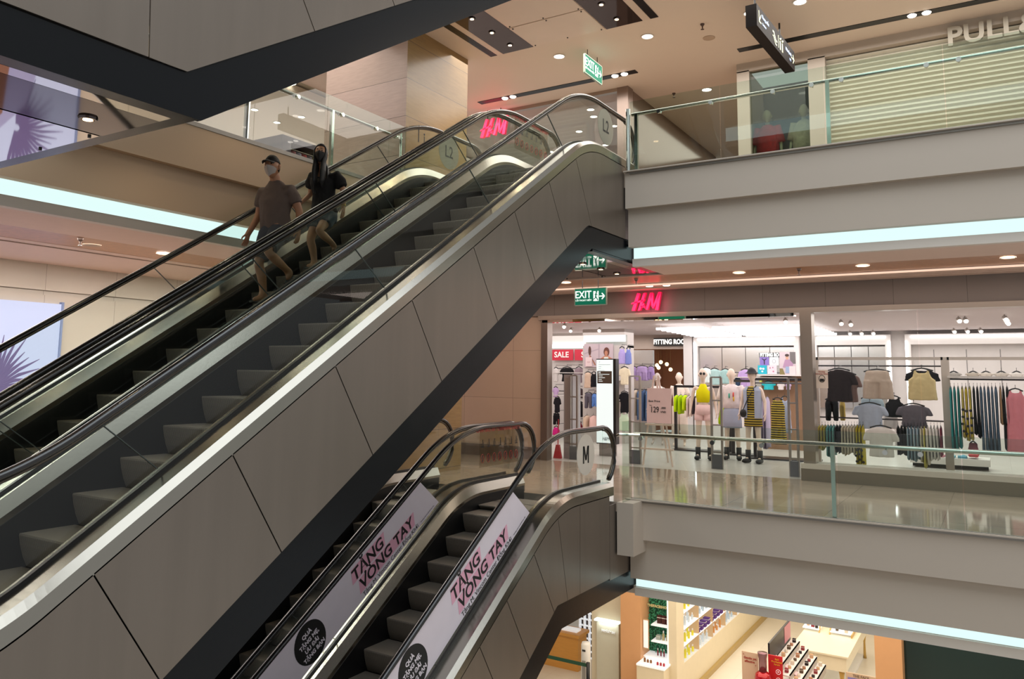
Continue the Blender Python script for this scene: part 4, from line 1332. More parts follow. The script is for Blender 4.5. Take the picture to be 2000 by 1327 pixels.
for i, (y, z_) in enumerate([(8.23, 2.02), (8.05, 1.96), (7.94, 1.81), (8.35, 1.93), (8.30, 1.86)]):
    o = thing('pendant_lamp', (22, y, 2.75), ['largest globe in the middle', 'globe to the right of the middle', 'lowest globe at the right', 'globe at the left edge', 'low globe at the left'][i] + ' of the warm pendants by the fitting room', 'pendant lamp', 'warm globe pendants in the fitting room')
    MB().tube([(22, y, 2.75), (22, y, z_ + .05)], .004, 5).build('cord', mat('brass_cord', '#9a7a4a', .3, .8), o)
    MB().ball((22, y, z_), .055).build('globe', LB_, o, smooth=True)

# ------------------------------------------------ garments
def fuse(o, vox, it=5, wr=0.0, sc=.10):
    """weld overlapping shells of one garment into a single skin, soften it and crease it"""
    m = o.modifiers.new('weld', 'REMESH')
    m.mode = 'VOXEL'
    m.voxel_size = vox
    m.use_smooth_shade = True
    m = o.modifiers.new('soften', 'SMOOTH')
    m.factor, m.iterations = .5, it
    if wr:
        t = bpy.data.textures.get('creases') or bpy.data.textures.new('creases', 'CLOUDS')
        t.noise_scale = .09
        m = o.modifiers.new('creases', 'DISPLACE')
        m.texture, m.strength, m.mid_level = t, wr, .5


STRIPE = stripe_mat('black_yellow_stripes', '#1c1a12', '#b9a13a', 'Z', .045, .5)
HANG = mat('black_hanger', '#131215', .4)
_gm = {}


def cloth_mat(hx):
    if hx == 'STRIPE':
        return STRIPE
    return mat('cloth_' + hx.strip('#'), hx, .85, 0, .07, 9, spec=.2)


def garment(kind, hx, X, yc, zt, w, h, rnd):
    mb = MB()
    ph = rnd.uniform(0, 6)

    def loft(rows, n=22, fold=.012, k=7):
        rs = []
        for (cy, z_, hw, dp) in rows:
            v = (zt - z_) / h
            ring = []
            for i in range(n):
                a = 2 * PI * i / n
                u = hw * math.cos(a)
                f = fold * (.3 + v) * math.sin(k * u / max(w, .05) * 6 + ph + 2 * v)
                ring.append((X + dp * math.sin(a) + f, cy + u, z_ + fold * .5 * math.sin(5 * a + ph) * (v > .9)))
            rs.append(ring)
        mb.rings(rs)
    if kind == 'tee':
        b = w * .33
        loft([(yc, zt - .0 * h, w * .10, .012), (yc, zt - .03 * h, w * .17, .02), (yc, zt - .10 * h, b * .98, .032), (yc, zt - .3 * h, b, .04), (yc, zt - .65 * h, b * 1.0, .045), (yc, zt - h, b * 1.08, .05)])
        for s in (-1, 1):
            loft([(yc + s * w * .16, zt - .04 * h, w * .08, .018), (yc + s * w * .30, zt - .13 * h, w * .12, .025), (yc + s * w * .40, zt - .36 * h, w * .10, .03), (yc + s * w * .43, zt - .48 * h, w * .085, .03)], 12)
    elif kind == 'tank':
        for s in (-1, 1):
            loft([(yc + s * w * .2, zt, w * .05, .01), (yc + s * w * .22, zt - .2 * h, w * .08, .018)], 8, .003)
        loft([(yc, zt - .12 * h, w * .27, .02), (yc, zt - .25 * h, w * .32, .03), (yc, zt - .34 * h, w * .45, .038), (yc, zt - .7 * h, w * .47, .045), (yc, zt - h, w * .5, .05)])
    elif kind in ('shorts', 'pants'):
        c = .42 if kind == 'shorts' else .25
        loft([(yc, zt, w * .36, .025), (yc, zt - .08 * h, w * .38, .04), (yc, zt - c * h, w * .45, .06)])
        for s in (-1, 1):
            loft([(yc + s * w * .22, zt - (c - .06) * h, w * .23, .055), (yc + s * w * .25, zt - h, w * (.25 if kind == 'shorts' else .17), .05)], 14)
    elif kind == 'skirt':
        loft([(yc, zt, w * .35, .025), (yc, zt - .15 * h, w * .42, .045), (yc, zt - h, w * .5, .06)])
    elif kind == 'dress':
        for s in (-1, 1):
            loft([(yc + s * w * .2, zt, w * .06, .01), (yc + s * w * .22, zt - .1 * h, w * .09, .018)], 8, .003)
        loft([(yc, zt - .05 * h, w * .27, .02), (yc, zt - .16 * h, w * .42, .035), (yc, zt - .45 * h, w * .40, .045), (yc, zt - h, w * .5, .06)], 30, .02, 9)
    else:
        n = 14
        rs = []
        D = .19
        for v, dd, ww in ((0, .15, .5), (.04, .6, .7), (.10, .9, .95), (.5, .95, 1.0), (.85, 1.0, 1.1), (1.0, .96, 1.15)):
            ring = []
            for i in range(n):
                a = 2 * PI * i / n
                f = .008 * math.sin(6 * a + ph + 9 * v)
                ring.append((X + D * dd * math.cos(a) + f, yc + w * .40 * ww * math.sin(a) * (1 + .12 * math.sin(5 * v + ph)) + f * .3, zt - v * h + (.015 * math.sin(a * 2 + ph) if v > .9 else 0)))
            rs.append(ring)
        mb.rings(rs)
    return mb


GARMENTS = [
    ('tee', 'black striped', '#2b2224', 14.7, 2.295, 1.762, 0.589, 0.541, 'window rack'),
    ('tee', 'brown', '#7d6560', 14.85, 2.17, 1.695, 0.425, 0.49, 'window rack'),
    ('shorts', 'beige', '#c9b5a6', 14.7, 1.698, 1.749, 0.492, 0.477, 'window rack'),
    ('tank', 'cream satin', '#dcc795', 14.7, 1.039, 1.771, 0.445, 0.498, 'window rack'),
    ('tank', 'black', '#17161a', 14.95, 1.048, 1.774, 0.551, 0.195, 'window rack'),
    ('pants', 'black', '#141316', 14.95, 2.471, 1.256, 0.251, 0.381, 'window rack'),
    ('pants', 'mustard', '#c2a557', 15.1, 2.32, 1.213, 0.1, 0.338, 'window rack'),
    ('skirt', 'light blue', '#b7cbd6', 15.05, 1.835, 1.288, 0.418, 0.244, 'window rack'),
    ('tank', 'black lace', '#1b181b', 15.05, 1.491, 1.306, 0.321, 0.335, 'window rack'),
    ('tee', 'tie-dye blue', '#b9c2d6', 14.9, 1.858, 1.187, 0.574, 0.422, 'window rack'),
    ('tee', 'dark grey', '#6b656f', 14.9, 1.194, 1.19, 0.552, 0.378, 'window rack'),
    ('tank', 'white', '#e6dcd8', 15.3, 1.592, 1.089, 0.271, 0.332, 'window rack'),
    ('tee', 'white cropped', '#ece3df', 14.62, 1.672, 0.822, 0.546, 0.492, 'lower rail of the window rack'),
    ('side', 'mustard', '#b7a85a', 14.85, 2.672, 0.793, 0.048, 0.396, 'lower rail of the window rack'),
    ('side', 'mustard', '#c5b765', 14.85, 2.623, 0.795, 0.048, 0.413, 'lower rail of the window rack'),
    ('side', 'mustard', '#bfae55', 14.85, 2.575, 0.797, 0.048, 0.377, 'lower rail of the window rack'),
    ('side', 'teal', '#6aa7a6', 14.85, 2.529, 0.799, 0.048, 0.516, 'lower rail of the window rack'),
    ('side', 'teal', '#5f9d9f', 14.85, 2.481, 0.801, 0.048, 0.533, 'lower rail of the window rack'),
    ('side', 'teal', '#78b3ad', 14.85, 2.433, 0.803, 0.048, 0.497, 'lower rail of the window rack'),
    ('side', 'black', '#17171b', 14.85, 2.385, 0.805, 0.047, 0.444, 'lower rail of the window rack'),
    ('side', 'black', '#1d1c22', 14.85, 2.338, 0.807, 0.047, 0.461, 'lower rail of the window rack'),
    ('side', 'cream', '#d9cdb6', 14.85, 2.291, 0.809, 0.047, 0.468, 'lower rail of the window rack'),
    ('side', 'cream', '#d2c5b0', 14.85, 2.244, 0.811, 0.047, 0.493, 'lower rail of the window rack'),
    ('side', 'cream', '#e0d5c2', 14.85, 2.197, 0.813, 0.047, 0.475, 'lower rail of the window rack'),
    ('side', 'cream', '#d6cab4', 14.85, 2.15, 0.815, 0.047, 0.457, 'lower rail of the window rack'),
    ('side', 'cream', '#dcd2bf', 14.85, 2.104, 0.817, 0.046, 0.474, 'lower rail of the window rack'),
    ('side', 'yellow polka', '#cdbb3c', 14.85, 2.061, 0.819, 0.046, 0.678, 'lower rail of the window rack'),
    ('side', 'yellow polka', '#d4c348', 14.85, 2.015, 0.821, 0.046, 0.643, 'lower rail of the window rack'),
    ('side', 'yellow polka', '#c6b338', 14.85, 1.97, 0.823, 0.046, 0.693, 'lower rail of the window rack'),
    ('side', 'black', '#1b1a1e', 14.85, 1.434, 0.83, 0.049, 0.461, 'lower rail of the window rack'),
    ('side', 'black', '#211f24', 14.85, 1.384, 0.832, 0.049, 0.444, 'lower rail of the window rack'),
    ('side', 'black', '#19181c', 14.85, 1.336, 0.834, 0.049, 0.46, 'lower rail of the window rack'),
    ('side', 'pale denim', '#93a7b4', 14.85, 1.288, 0.836, 0.049, 0.525, 'lower rail of the window rack'),
    ('side', 'pale denim', '#8aa0ae', 14.85, 1.24, 0.838, 0.048, 0.541, 'lower rail of the window rack'),
    ('side', 'pale denim', '#9db0bc', 14.85, 1.192, 0.84, 0.048, 0.556, 'lower rail of the window rack'),
    ('side', 'pale denim', '#8fa4b2', 14.85, 1.143, 0.843, 0.048, 0.522, 'lower rail of the window rack'),
    ('side', 'cream', '#d9d0c0', 14.85, 1.096, 0.845, 0.048, 0.571, 'lower rail of the window rack'),
    ('side', 'yellow', '#d0c56a', 14.85, 1.05, 0.847, 0.048, 0.652, 'lower rail of the window rack'),
    ('side', 'cream', '#ddd4c6', 14.85, 1.001, 0.849, 0.048, 0.601, 'lower rail of the window rack'),
    ('side', 'white', '#ddd8d2', 14.85, 0.952, 0.851, 0.047, 0.535, 'lower rail of the window rack'),
    ('side', 'white', '#e4dfd8', 14.85, 0.905, 0.853, 0.047, 0.517, 'lower rail of the window rack'),
    ('side', 'white', '#dbd5ce', 14.85, 0.858, 0.855, 0.047, 0.533, 'lower rail of the window rack'),
    ('side', 'maroon', '#86364a', 14.85, 0.81, 0.857, 0.047, 0.466, 'lower rail of the window rack'),
    ('side', 'teal dress', '#2f8a8a', 14.85, 0.641, 1.495, 0.053, 0.998, 'right window rack'),
    ('side', 'teal dress', '#358f8e', 14.85, 0.589, 1.496, 0.053, 1.028, 'right window rack'),
    ('side', 'teal dress', '#2c8283', 14.85, 0.535, 1.497, 0.053, 0.961, 'right window rack'),
    ('side', 'yellow spotted dress', '#cdbb62', 14.85, 0.478, 1.498, 0.053, 0.797, 'right window rack'),
    ('side', 'yellow spotted dress', '#c9b23f', 14.85, 0.427, 1.499, 0.052, 0.844, 'right window rack'),
    ('side', 'yellow spotted dress', '#d3c05a', 14.85, 0.374, 1.5, 0.052, 0.826, 'right window rack'),
    ('side', 'black', '#17151b', 14.85, 0.32, 1.501, 0.052, 0.744, 'right window rack'),
    ('side', 'black', '#1c1a20', 14.85, 0.27, 1.502, 0.052, 0.791, 'right window rack'),
    ('side', 'denim', '#566a80', 14.85, 0.224, 1.503, 0.051, 0.997, 'right window rack'),
    ('side', 'denim', '#5f748a', 14.85, 0.173, 1.504, 0.051, 1.01, 'right window rack'),
    ('side', 'denim', '#4f6379', 14.85, 0.121, 1.505, 0.051, 0.992, 'right window rack'),
    ('side', 'denim', '#66798e', 14.85, 0.071, 1.506, 0.051, 1.006, 'right window rack'),
    ('side', 'denim', '#586d83', 14.85, 0.02, 1.507, 0.051, 0.988, 'right window rack'),
    ('side', 'tan', '#b08a68', 14.85, -0.041, 1.508, 0.05, 0.574, 'right window rack'),
    ('side', 'black', '#19171c', 14.85, -0.081, 1.509, 0.05, 0.968, 'right window rack'),
    ('side', 'black', '#1e1b20', 14.85, -0.132, 1.509, 0.05, 0.951, 'right window rack'),
    ('dress', 'pink', '#e08a96', 14.7, -0.237, 1.465, 0.332, 0.951, 'right window rack'),
    ('dress', 'pink', '#c96f80', 14.95, 0.372, 0.613, 0.156, 0.121, 'right window rack'),
    ('tee', 'grey', '#a8a29c', 15.3, 0.603, 1.73, 0.253, 0.093, 'shelf above the right window rack'),
    ('tee', 'beige', '#b8ada0', 15.3, 0.324, 1.733, 0.247, 0.092, 'shelf above the right window rack'),
    ('tee', 'cream', '#cfc5ba', 15.3, 0.143, 1.734, 0.244, 0.092, 'shelf above the right window rack'),
    ('tee', 'pale beige', '#c4bab0', 15.3, -0.07, 1.736, 0.24, 0.091, 'shelf above the right window rack'),
    ('tee', 'white', '#dcd5ce', 15.3, -0.28, 1.738, 0.236, 0.09, 'shelf above the right window rack'),
    ('tee', 'white', '#dfe6e4', 18.6, 5.841, 1.821, 0.32, 0.349, 'mirror wall rail'),
    ('tee', 'mint', '#a9c6c4', 18.6, 5.634, 1.798, 0.341, 0.371, 'mirror wall rail'),
    ('tee', 'mint', '#9fbfbd', 18.6, 5.38, 1.788, 0.312, 0.333, 'mirror wall rail'),
    ('tee', 'navy', '#34435a', 18.6, 5.097, 1.601, 0.165, 0.212, 'mirror wall rail'),
    ('tee', 'lilac', '#b79acb', 18.6, 4.914, 1.791, 0.362, 0.422, 'mirror wall rail'),
    ('tee', 'lilac', '#c3a8d6', 18.6, 4.809, 1.769, 0.29, 0.374, 'mirror wall rail'),
    ('tee', 'yellow', '#d8d66a', 18.6, 4.573, 1.608, 0.092, 0.139, 'mirror wall rail'),
    ('tee', 'cyan', '#38bcc6', 18.6, 4.4, 1.518, 0.328, 0.185, 'mirror wall rail'),
    ('tee', 'white', '#e7dedc', 18.6, 4.131, 1.499, 0.189, 0.16, 'mirror wall rail'),
    ('tee', 'lilac', '#c7aed3', 18.6, 3.97, 1.501, 0.132, 0.159, 'mirror wall rail'),
    ('side', 'neon green', '#b9d40c', 17.2, 6.072, 1.199, 0.094, 0.361, 'middle floor rack'),
    ('side', 'neon green', '#a9c806', 17.2, 5.978, 1.202, 0.094, 0.405, 'middle floor rack'),
    ('side', 'neon green', '#c4de18', 17.2, 5.884, 1.204, 0.093, 0.337, 'middle floor rack'),
    ('side', 'pale pink', '#dcc6bf', 17.2, 5.793, 1.183, 0.067, 0.447, 'middle floor rack'),
    ('side', 'pale pink', '#cdb5ae', 17.2, 5.726, 1.185, 0.067, 0.424, 'middle floor rack'),
    ('side', 'dark', '#3a3036', 17.2, 5.658, 1.187, 0.067, 0.379, 'middle floor rack'),
    ('side', 'pale pink', '#e2cfc8', 17.2, 5.592, 1.188, 0.066, 0.467, 'middle floor rack'),
    ('side', 'white', '#e3dbd6', 17.2, 5.526, 1.19, 0.066, 0.488, 'middle floor rack'),
    ('side', 'neon green', '#b6d310', 16.9, 4.996, 1.316, 0.071, 0.688, 'rack between the mannequins'),
    ('side', 'neon green', '#a6c60a', 16.9, 4.926, 1.317, 0.071, 0.729, 'rack between the mannequins'),
    ('side', 'lilac', '#b8aac2', 16.6, 4.134, 1.213, 0.059, 0.985, 'right floor rack'),
    ('side', 'lilac', '#c4b7cd', 16.6, 4.076, 1.215, 0.058, 1.004, 'right floor rack'),
    ('side', 'lilac', '#aa9cb6', 16.6, 4.018, 1.216, 0.058, 1.022, 'right floor rack'),
    ('side', 'lilac', '#bcafc8', 16.6, 3.96, 1.218, 0.058, 1.0, 'right floor rack'),
    ('dress', 'black and yellow striped', 'STRIPE', 16.2, 3.671, 1.202, 0.33, 0.881, 'right floor rack'),
    ('tank', 'denim', '#a9b4cc', 16.4, 3.575, 1.231, 0.234, 0.699, 'right floor rack'),
    ('tee', 'white', '#d9d0cd', 18.4, 9.747, 1.795, 0.181, 0.358, 'left wall'),
    ('tee', 'black', '#1d1a1d', 18.4, 9.427, 1.81, 0.43, 0.368, 'left wall'),
    ('tee', 'patterned', '#97848c', 18.4, 9.088, 1.812, 0.277, 0.391, 'left wall'),
    ('tee', 'lilac', '#c6a6cf', 18.4, 9.752, 1.292, 0.195, 0.251, 'left wall'),
    ('tee', 'black', '#201d22', 18.4, 9.706, 1.042, 0.225, 0.394, 'left wall'),
    ('skirt', 'dark brown', '#4a3a3c', 18.4, 9.088, 1.265, 0.276, 0.233, 'left wall'),
    ('pants', 'black', '#1a171b', 18.4, 9.727, 0.622, 0.209, 0.288, 'left wall'),
    ('tank', 'magenta', '#d92a86', 18.4, 9.733, 0.281, 0.224, 0.209, 'left wall'),
    ('pants', 'black', '#221e22', 18.4, 9.094, 0.941, 0.29, 0.387, 'left wall'),
    ('tank', 'maroon', '#7a2633', 18.4, 9.072, 0.439, 0.217, 0.269, 'left wall'),
    ('tank', 'lilac', '#b3a2dc', 17.6, 7.549, 2.283, 0.21, 0.389, 'poster wall'),
    ('tank', 'blue patterned', '#7b86c8', 17.6, 7.386, 2.27, 0.169, 0.387, 'poster wall'),
    ('tee', 'cream lace', '#e2d3b8', 17.6, 7.487, 1.81, 0.313, 0.41, 'poster wall'),
    ('skirt', 'beige', '#cdb09c', 17.6, 8.444, 1.68, 0.206, 0.371, 'poster wall'),
    ('tank', 'black', '#19171b', 17.6, 8.286, 1.682, 0.218, 0.345, 'poster wall'),
    ('pants', 'grey', '#5c5560', 17.6, 8.43, 1.187, 0.233, 0.369, 'poster wall'),
    ('pants', 'blue', '#5a7fc0', 17.6, 8.267, 1.166, 0.149, 0.306, 'poster wall'),
    ('tee', 'black', '#17151a', 17.6, 7.491, 1.232, 0.312, 0.479, 'poster wall'),
    ('tank', 'mint', '#bfd0b6', 17.6, 7.5, 0.753, 0.324, 0.429, 'poster wall'),
    ('side', 'beige', '#cfb59f', 17.6, 8.471, 0.645, 0.15, 0.318, 'poster wall'),
    ('side', 'pink', '#dcb3ab', 17.6, 8.301, 0.651, 0.163, 0.341, 'poster wall'),
    ('shorts', 'lilac floral', '#a68bbd', 18.9, 7.788, 1.84, 0.166, 0.296, 'recess beside the fitting rooms'),
    ('shorts', 'lilac floral', '#b298c6', 18.9, 7.563, 1.854, 0.369, 0.358, 'recess beside the fitting rooms'),
    ('shorts', 'lilac floral', '#9c83b4', 18.9, 7.331, 1.842, 0.202, 0.318, 'recess beside the fitting rooms'),
    ('side', 'cream', '#d7c1ab', 18.7, 7.656, 1.266, 0.111, 0.631, 'recess beside the fitting rooms'),
    ('side', 'denim', '#50688a', 18.7, 7.545, 1.268, 0.111, 0.729, 'recess beside the fitting rooms'),
    ('side', 'denim', '#46597a', 18.7, 7.435, 1.27, 0.11, 0.752, 'recess beside the fitting rooms'),
    ('side', 'denim', '#5c7496', 18.7, 7.325, 1.273, 0.109, 0.725, 'recess beside the fitting rooms'),
    ('side', 'denim', '#4a6080', 18.7, 7.216, 1.275, 0.109, 0.748, 'recess beside the fitting rooms'),
]

KW = {'tee': 'top', 'tank': 'sleeveless top', 'shorts': 'shorts', 'pants': 'trousers', 'skirt': 'skirt', 'dress': 'dress', 'side': 'garment'}
ORD = ['first', 'second', 'third', 'fourth', 'fifth', 'sixth', 'seventh', 'eighth', 'ninth', 'tenth', 'eleventh', 'twelfth', 'thirteenth', 'fourteenth', 'fifteenth', 'sixteenth', 'seventeenth', 'eighteenth', 'nineteenth', 'twentieth']
rnd = random.Random(3)
cnt = {}
for kind, cn, hx, X, yc, zt, w, h, rack in sorted(GARMENTS, key=lambda t: (t[8], -t[4])):
    key = (rack, cn, kind)
    cnt[key] = cnt.get(key, 0) + 1
tot = dict(cnt)
cnt = {}
for kind, cn, hx, X, yc, zt, w, h, rack in sorted(GARMENTS, key=lambda t: (t[8], -t[4])):
    key = (rack, cn, kind)
    k = cnt.get(key, 0)
    cnt[key] = k + 1
    nm = {'side': 'hanging_garment', 'tee': 'shirt', 'tank': 'sleeveless_top', 'shorts': 'shorts', 'pants': 'trousers', 'skirt': 'skirt', 'dress': 'dress'}[kind]
    o = garment(kind, hx, X, yc, zt, w, h, rnd).build(nm, cloth_mat(hx), smooth=True)
    if kind != 'side':
        fuse(o, .014, 4, .012)
    if 'spotted' in cn or 'polka' in cn:
        dt = MB()
        for q in range(4):
            dt.ball((X - .19 + .0, yc + rnd.uniform(-.3, .3) * w, zt - h * (.45 + .14 * q)), .012, .022, .022, 8, 5)
        dt.build('black_dots', BLACK, o)
    word = '' if 'dress' in cn and kind == 'side' else ' ' + (KW[kind])
    side = ' seen edge on' if kind == 'side' else ' facing out'
    place = {'window rack': 'hanging high on the window rack', 'lower rail of the window rack': 'on the lower rail of the window rack', 'right window rack': 'on the right window rack', 'shelf above the right window rack': 'above the right window rack',
             'mirror wall rail': 'on the mirror wall rail', 'middle floor rack': 'on the rack beside the price easel', 'rack between the mannequins': 'behind the front mannequins', 'right floor rack': 'on the rack right of the mannequins', 'left wall': 'on the wall under the sale signs',
             'poster wall': 'on the wall around the fashion poster', 'recess beside the fitting rooms': 'in the recess beside the fitting rooms'}[rack]
    lab = (ORD[k] + ' ' if tot[key] > 1 else '') + cn + word + side + ' ' + place
    tag(o, lab, 'clothing', 'clothes ' + place)
    hz = zt
    hm = MB()
    if kind == 'side':
        hm.tube([(X - .17, yc, hz - .03), (X, yc, hz + .015), (X + .17, yc, hz - .03)], .006, 5)
        hm.tube([(X, yc, hz + .012), (X, yc, hz + .05), (X + .012, yc, hz + .06)], .003, 5)
    else:
        hw = w * (.3 if kind in ('tee', 'tank', 'dress') else .42)
        hm.tube([(X, yc - hw, hz - .02), (X, yc - hw * .4, hz + .012), (X, yc, hz + .022), (X, yc + hw * .4, hz + .012), (X, yc + hw, hz - .02)], .012, 6)
        hm.tube([(X, yc, hz + .02), (X, yc, hz + .06), (X + .015, yc, hz + .075)], .004, 5)
    wx = {'left wall': 19.3, 'poster wall': 17.92, 'recess beside the fitting rooms': 20.0, 'mirror wall rail': 18.8, 'window rack': 15.0}.get(rack)
    if wx and kind != 'side' and abs(wx - X) > .03:
        hm.tube([(X, yc, hz + .07), (wx, yc, hz + .07)], .006, 5)
    hm.build('hanger', HANG, o)

# ------------------------------------------------ racks and rails
RM = mat('rack_cream_metal', '#c9bab0', .35, .3)
RD = mat('rack_dark_rail', '#4a4648', .3, .7)


def rack(label, x, y0, y1, ztop, rails, depth=.3, base=True, m=RM):
    o = thing('clothes_rack', (x, (y0 + y1) / 2, 0), label, 'clothes rack', 'metal clothes racks in the shop')
    for y in (y0, y1):
        B(x - .025, x + .025, y - .03, y + .03, .0, ztop).build('upright', m, o)
    B(x - .025, x + .025, y0, y1, ztop - .05, ztop).build('top_bar', m, o)
    for z_ in rails:
        MB().tube([(x, y0, z_), (x, y1, z_)], .014, 8).build('hanging_rail', RD, o)
    if base:
        B(x - depth, x + depth, y0 - .03, y1 + .03, 0, .03).build('foot_bar', m, o)
    return o


rack('cream metal rack in the display window, two rails of clothes', 15.0, .74, 2.71, 1.98, (1.83, .93), .1)
rack('second cream metal rack in the display window at the right', 15.0, -1.4, .68, 1.98, (1.62,), .1)
B(14.8, 15.35, -1.4, .68, 1.64, 1.67).build('shelf_board', SHW, bpy.data.objects['clothes_rack.001'])
rack('dark floor rack beside the price easel', 17.2, 4.9, 6.1, 1.42, (1.38,), .2, True, RD)
rack('dark floor rack right of the three mannequins', 16.5, 3.0, 4.2, 1.6, (1.5,), .25, True, RD)
rack('thin rack behind the three mannequins', 16.9, 4.3, 4.75, 1.56, (1.52,), .2, True, RD)
for lab, X, ya, yb, zz in (('upper rail on the mirror wall', 18.62, 3.9, 5.2, 1.72), ('rail on the wall under the sale signs', 18.45, 8.8, 9.8, 1.78), ('low rail on the wall under the sale signs', 18.45, 8.8, 9.8, 1.2),
                           ('upper rail on the poster wall', 17.65, 7.6, 8.15, 1.62), ('lower rail on the poster wall', 17.65, 7.6, 8.15, 1.15), ('rail in the recess', 18.75, 7.1, 7.9, 1.28)):
    o = thing('wall_rail', (X, (ya + yb) / 2, zz), lab + ' with clothes on hangers', 'rail')
    MB().tube([(X, ya, zz), (X, yb, zz)], .012, 8).build('rail', RD, o)
    for y in (ya, yb):
        MB().tube([(X, y, zz), (X + .25, y, zz)], .01, 6).build('arm', RD, o)
    B(X - .1, X + .3, ya, yb, zz - .12, zz - .10).build('shelf_board', SHW, o)
o = thing('display_bench', (17, .8, 0), 'low white bench on wheels behind the window racks', 'bench')
B(16.7, 17.3, .17, 1.44, .08, .2).build('board', SHW, o)
B(16.75, 17.25, .2, 1.4, .02, .08).build('plinth', BLACK, o)
for i, (y, c, cn) in enumerate([(.95, '#d58c98', 'pink'), (.78, '#7fb4c4', 'pale blue'), (.6, '#5a93a8', 'blue'), (.42, '#b8474a', 'red')]):
    o = MB().grid(lambda u, v: (16.75 + .3 * v, y - .07 + .14 * u, .235 + .012 * math.sin(7 * u + i) * math.sin(5 * v)), 8, 8).build('folded_shirt', cloth_mat(c))
    md = o.modifiers.new('thick', 'SOLIDIFY')
    md.thickness = .04
    tag(o, cn + ' folded shirt lying on the low bench behind the window', 'clothing', 'folded shirts on the low bench')

# mask notice on the window pane
o = thing('mask_notice', (13.47, 2.36, 1.45), 'small white notice with a masked face on the shop window', 'notice')
B(13.475, 13.48, 2.27, 2.45, 1.45, 1.74).build('sheet', mat('paper_cream', '#d9cdc2', .6), o)
nb = MB()
c0 = (13.472, 2.36, 1.585)
nb.tube([(13.472, 2.36 + .045 * math.cos(t), 1.6 + .055 * math.sin(t)) for t in [2 * PI * k / 16 for k in range(17)]], .004, 4, up=(1, 0, 0), cap=False)
nb.build('face_drawing', INK, o)
B(13.468, 13.472, 2.33, 2.39, 1.56, 1.6).build('mask_drawing', INK, o)
write('Vui lòng', .03, REDI, (13.47, 2.36, 1.71), RY, UZ, o)
write('ĐEO KHẨU TRANG', .022, REDI, (13.47, 2.36, 1.675), RY, UZ, o)

# ------------------------------------------------ totem, easel, gates, broom in the doorway
TW = mat('totem_white', '#a0a8a6', .5, emit=.85, ecol='#f3fbf9')
t = thing('sign_totem', (14.95, 6.78, 0), 'tall white lit totem with a brown information field in the shop doorway', 'totem')
B(14.9, 15.06, 6.53, 6.96, .24, 1.95).build('casing', mat('totem_dark', '#1f1b1a', .3), t)
B(14.885, 14.9, 6.59, 6.95, .26, 1.93).build('lit_face', TW, t)
B(14.9, 15.1, 6.6, 6.9, 0, .24).build('foot', mat('totem_foot', '#8a8480', .4), t)
B(14.88, 14.885, 6.61, 6.93, 1.45, 1.70).build('brown_field', mat('totem_brown', '#5b4a3c', .5), t)
write('M', .06, TW, (14.878, 6.88, 1.665), RY, UZ, t)
for i, l in enumerate((.24, .09, .14, .07, .09)):
    B(14.876, 14.879, 6.90 - l, 6.90, 1.63 - .035 * i, 1.64 - .035 * i).build('text_line', TW, t)
for i, l in enumerate((.26, .06, .05, .13)):
    B(14.879, 14.884, 6.90 - l, 6.90, 1.83 - .04 * i, 1.834 - .04 * i).build('text_line', mat('totem_ink', '#3a3634', .5), t)
write('?', .05, mat('totem_ink', '#3a3634', .5), (14.88, 6.88, 1.88), RY, UZ, t)
write('H&M', .1, INK, (14.88, 6.75, .34), RY, UZ, t, shear=.35, font_scale_x=.7)

EW = mat('easel_wood', '#e2cbc0', .5)
e = thing('easel', (14.1, 5.35, 0), 'pale wooden easel holding the price board in the doorway', 'easel')
for a, b in (((13.9, 5.56, 0), (14.02, 5.38, 1.62)), ((13.9, 5.0, 0), (14.02, 5.30, 1.62)), ((14.55, 5.32, 0), (14.03, 5.34, 1.55))):
    MB().tube([a, b], .018, 6).build('leg', EW, e)
B(13.88, 13.93, 4.98, 5.6, .28, .31).build('crossbar', EW, e)
B(13.86, 13.94, 4.98, 5.5, .72, .75).build('ledge', EW, e)
p = thing('price_board', (13.88, 5.24, .76), 'pale pink board reading Best Price 129.000 on the easel', 'price board')
MB().add([(x + dz * .06, y, .76 + dz) for x in (13.865, 13.88) for y in (5.01, 5.47) for dz in (0, .63)], [(0, 1, 3, 2), (4, 6, 7, 5), (0, 4, 5, 1), (2, 3, 7, 6), (0, 2, 6, 4), (1, 5, 7, 3)]).build('board', mat('board_pink', '#dcc3c2', .6), p)
BU = Vector((.095, 0, 1)).normalized()
write('Best Price', .055, INK, (13.885, 5.33, 1.155), RY, BU, p)
write('From', .02, INK, (13.88, 5.40, 1.08), RY, BU, p)
write('129', .15, INK, (13.872, 5.32, 1.0), RY, BU, p, font_scale_x=.75)
write('.000', .055, INK, (13.874, 5.155, 1.035), RY, BU, p)
write('VND', .05, INK, (13.87, 5.155, .965), RY, BU, p)

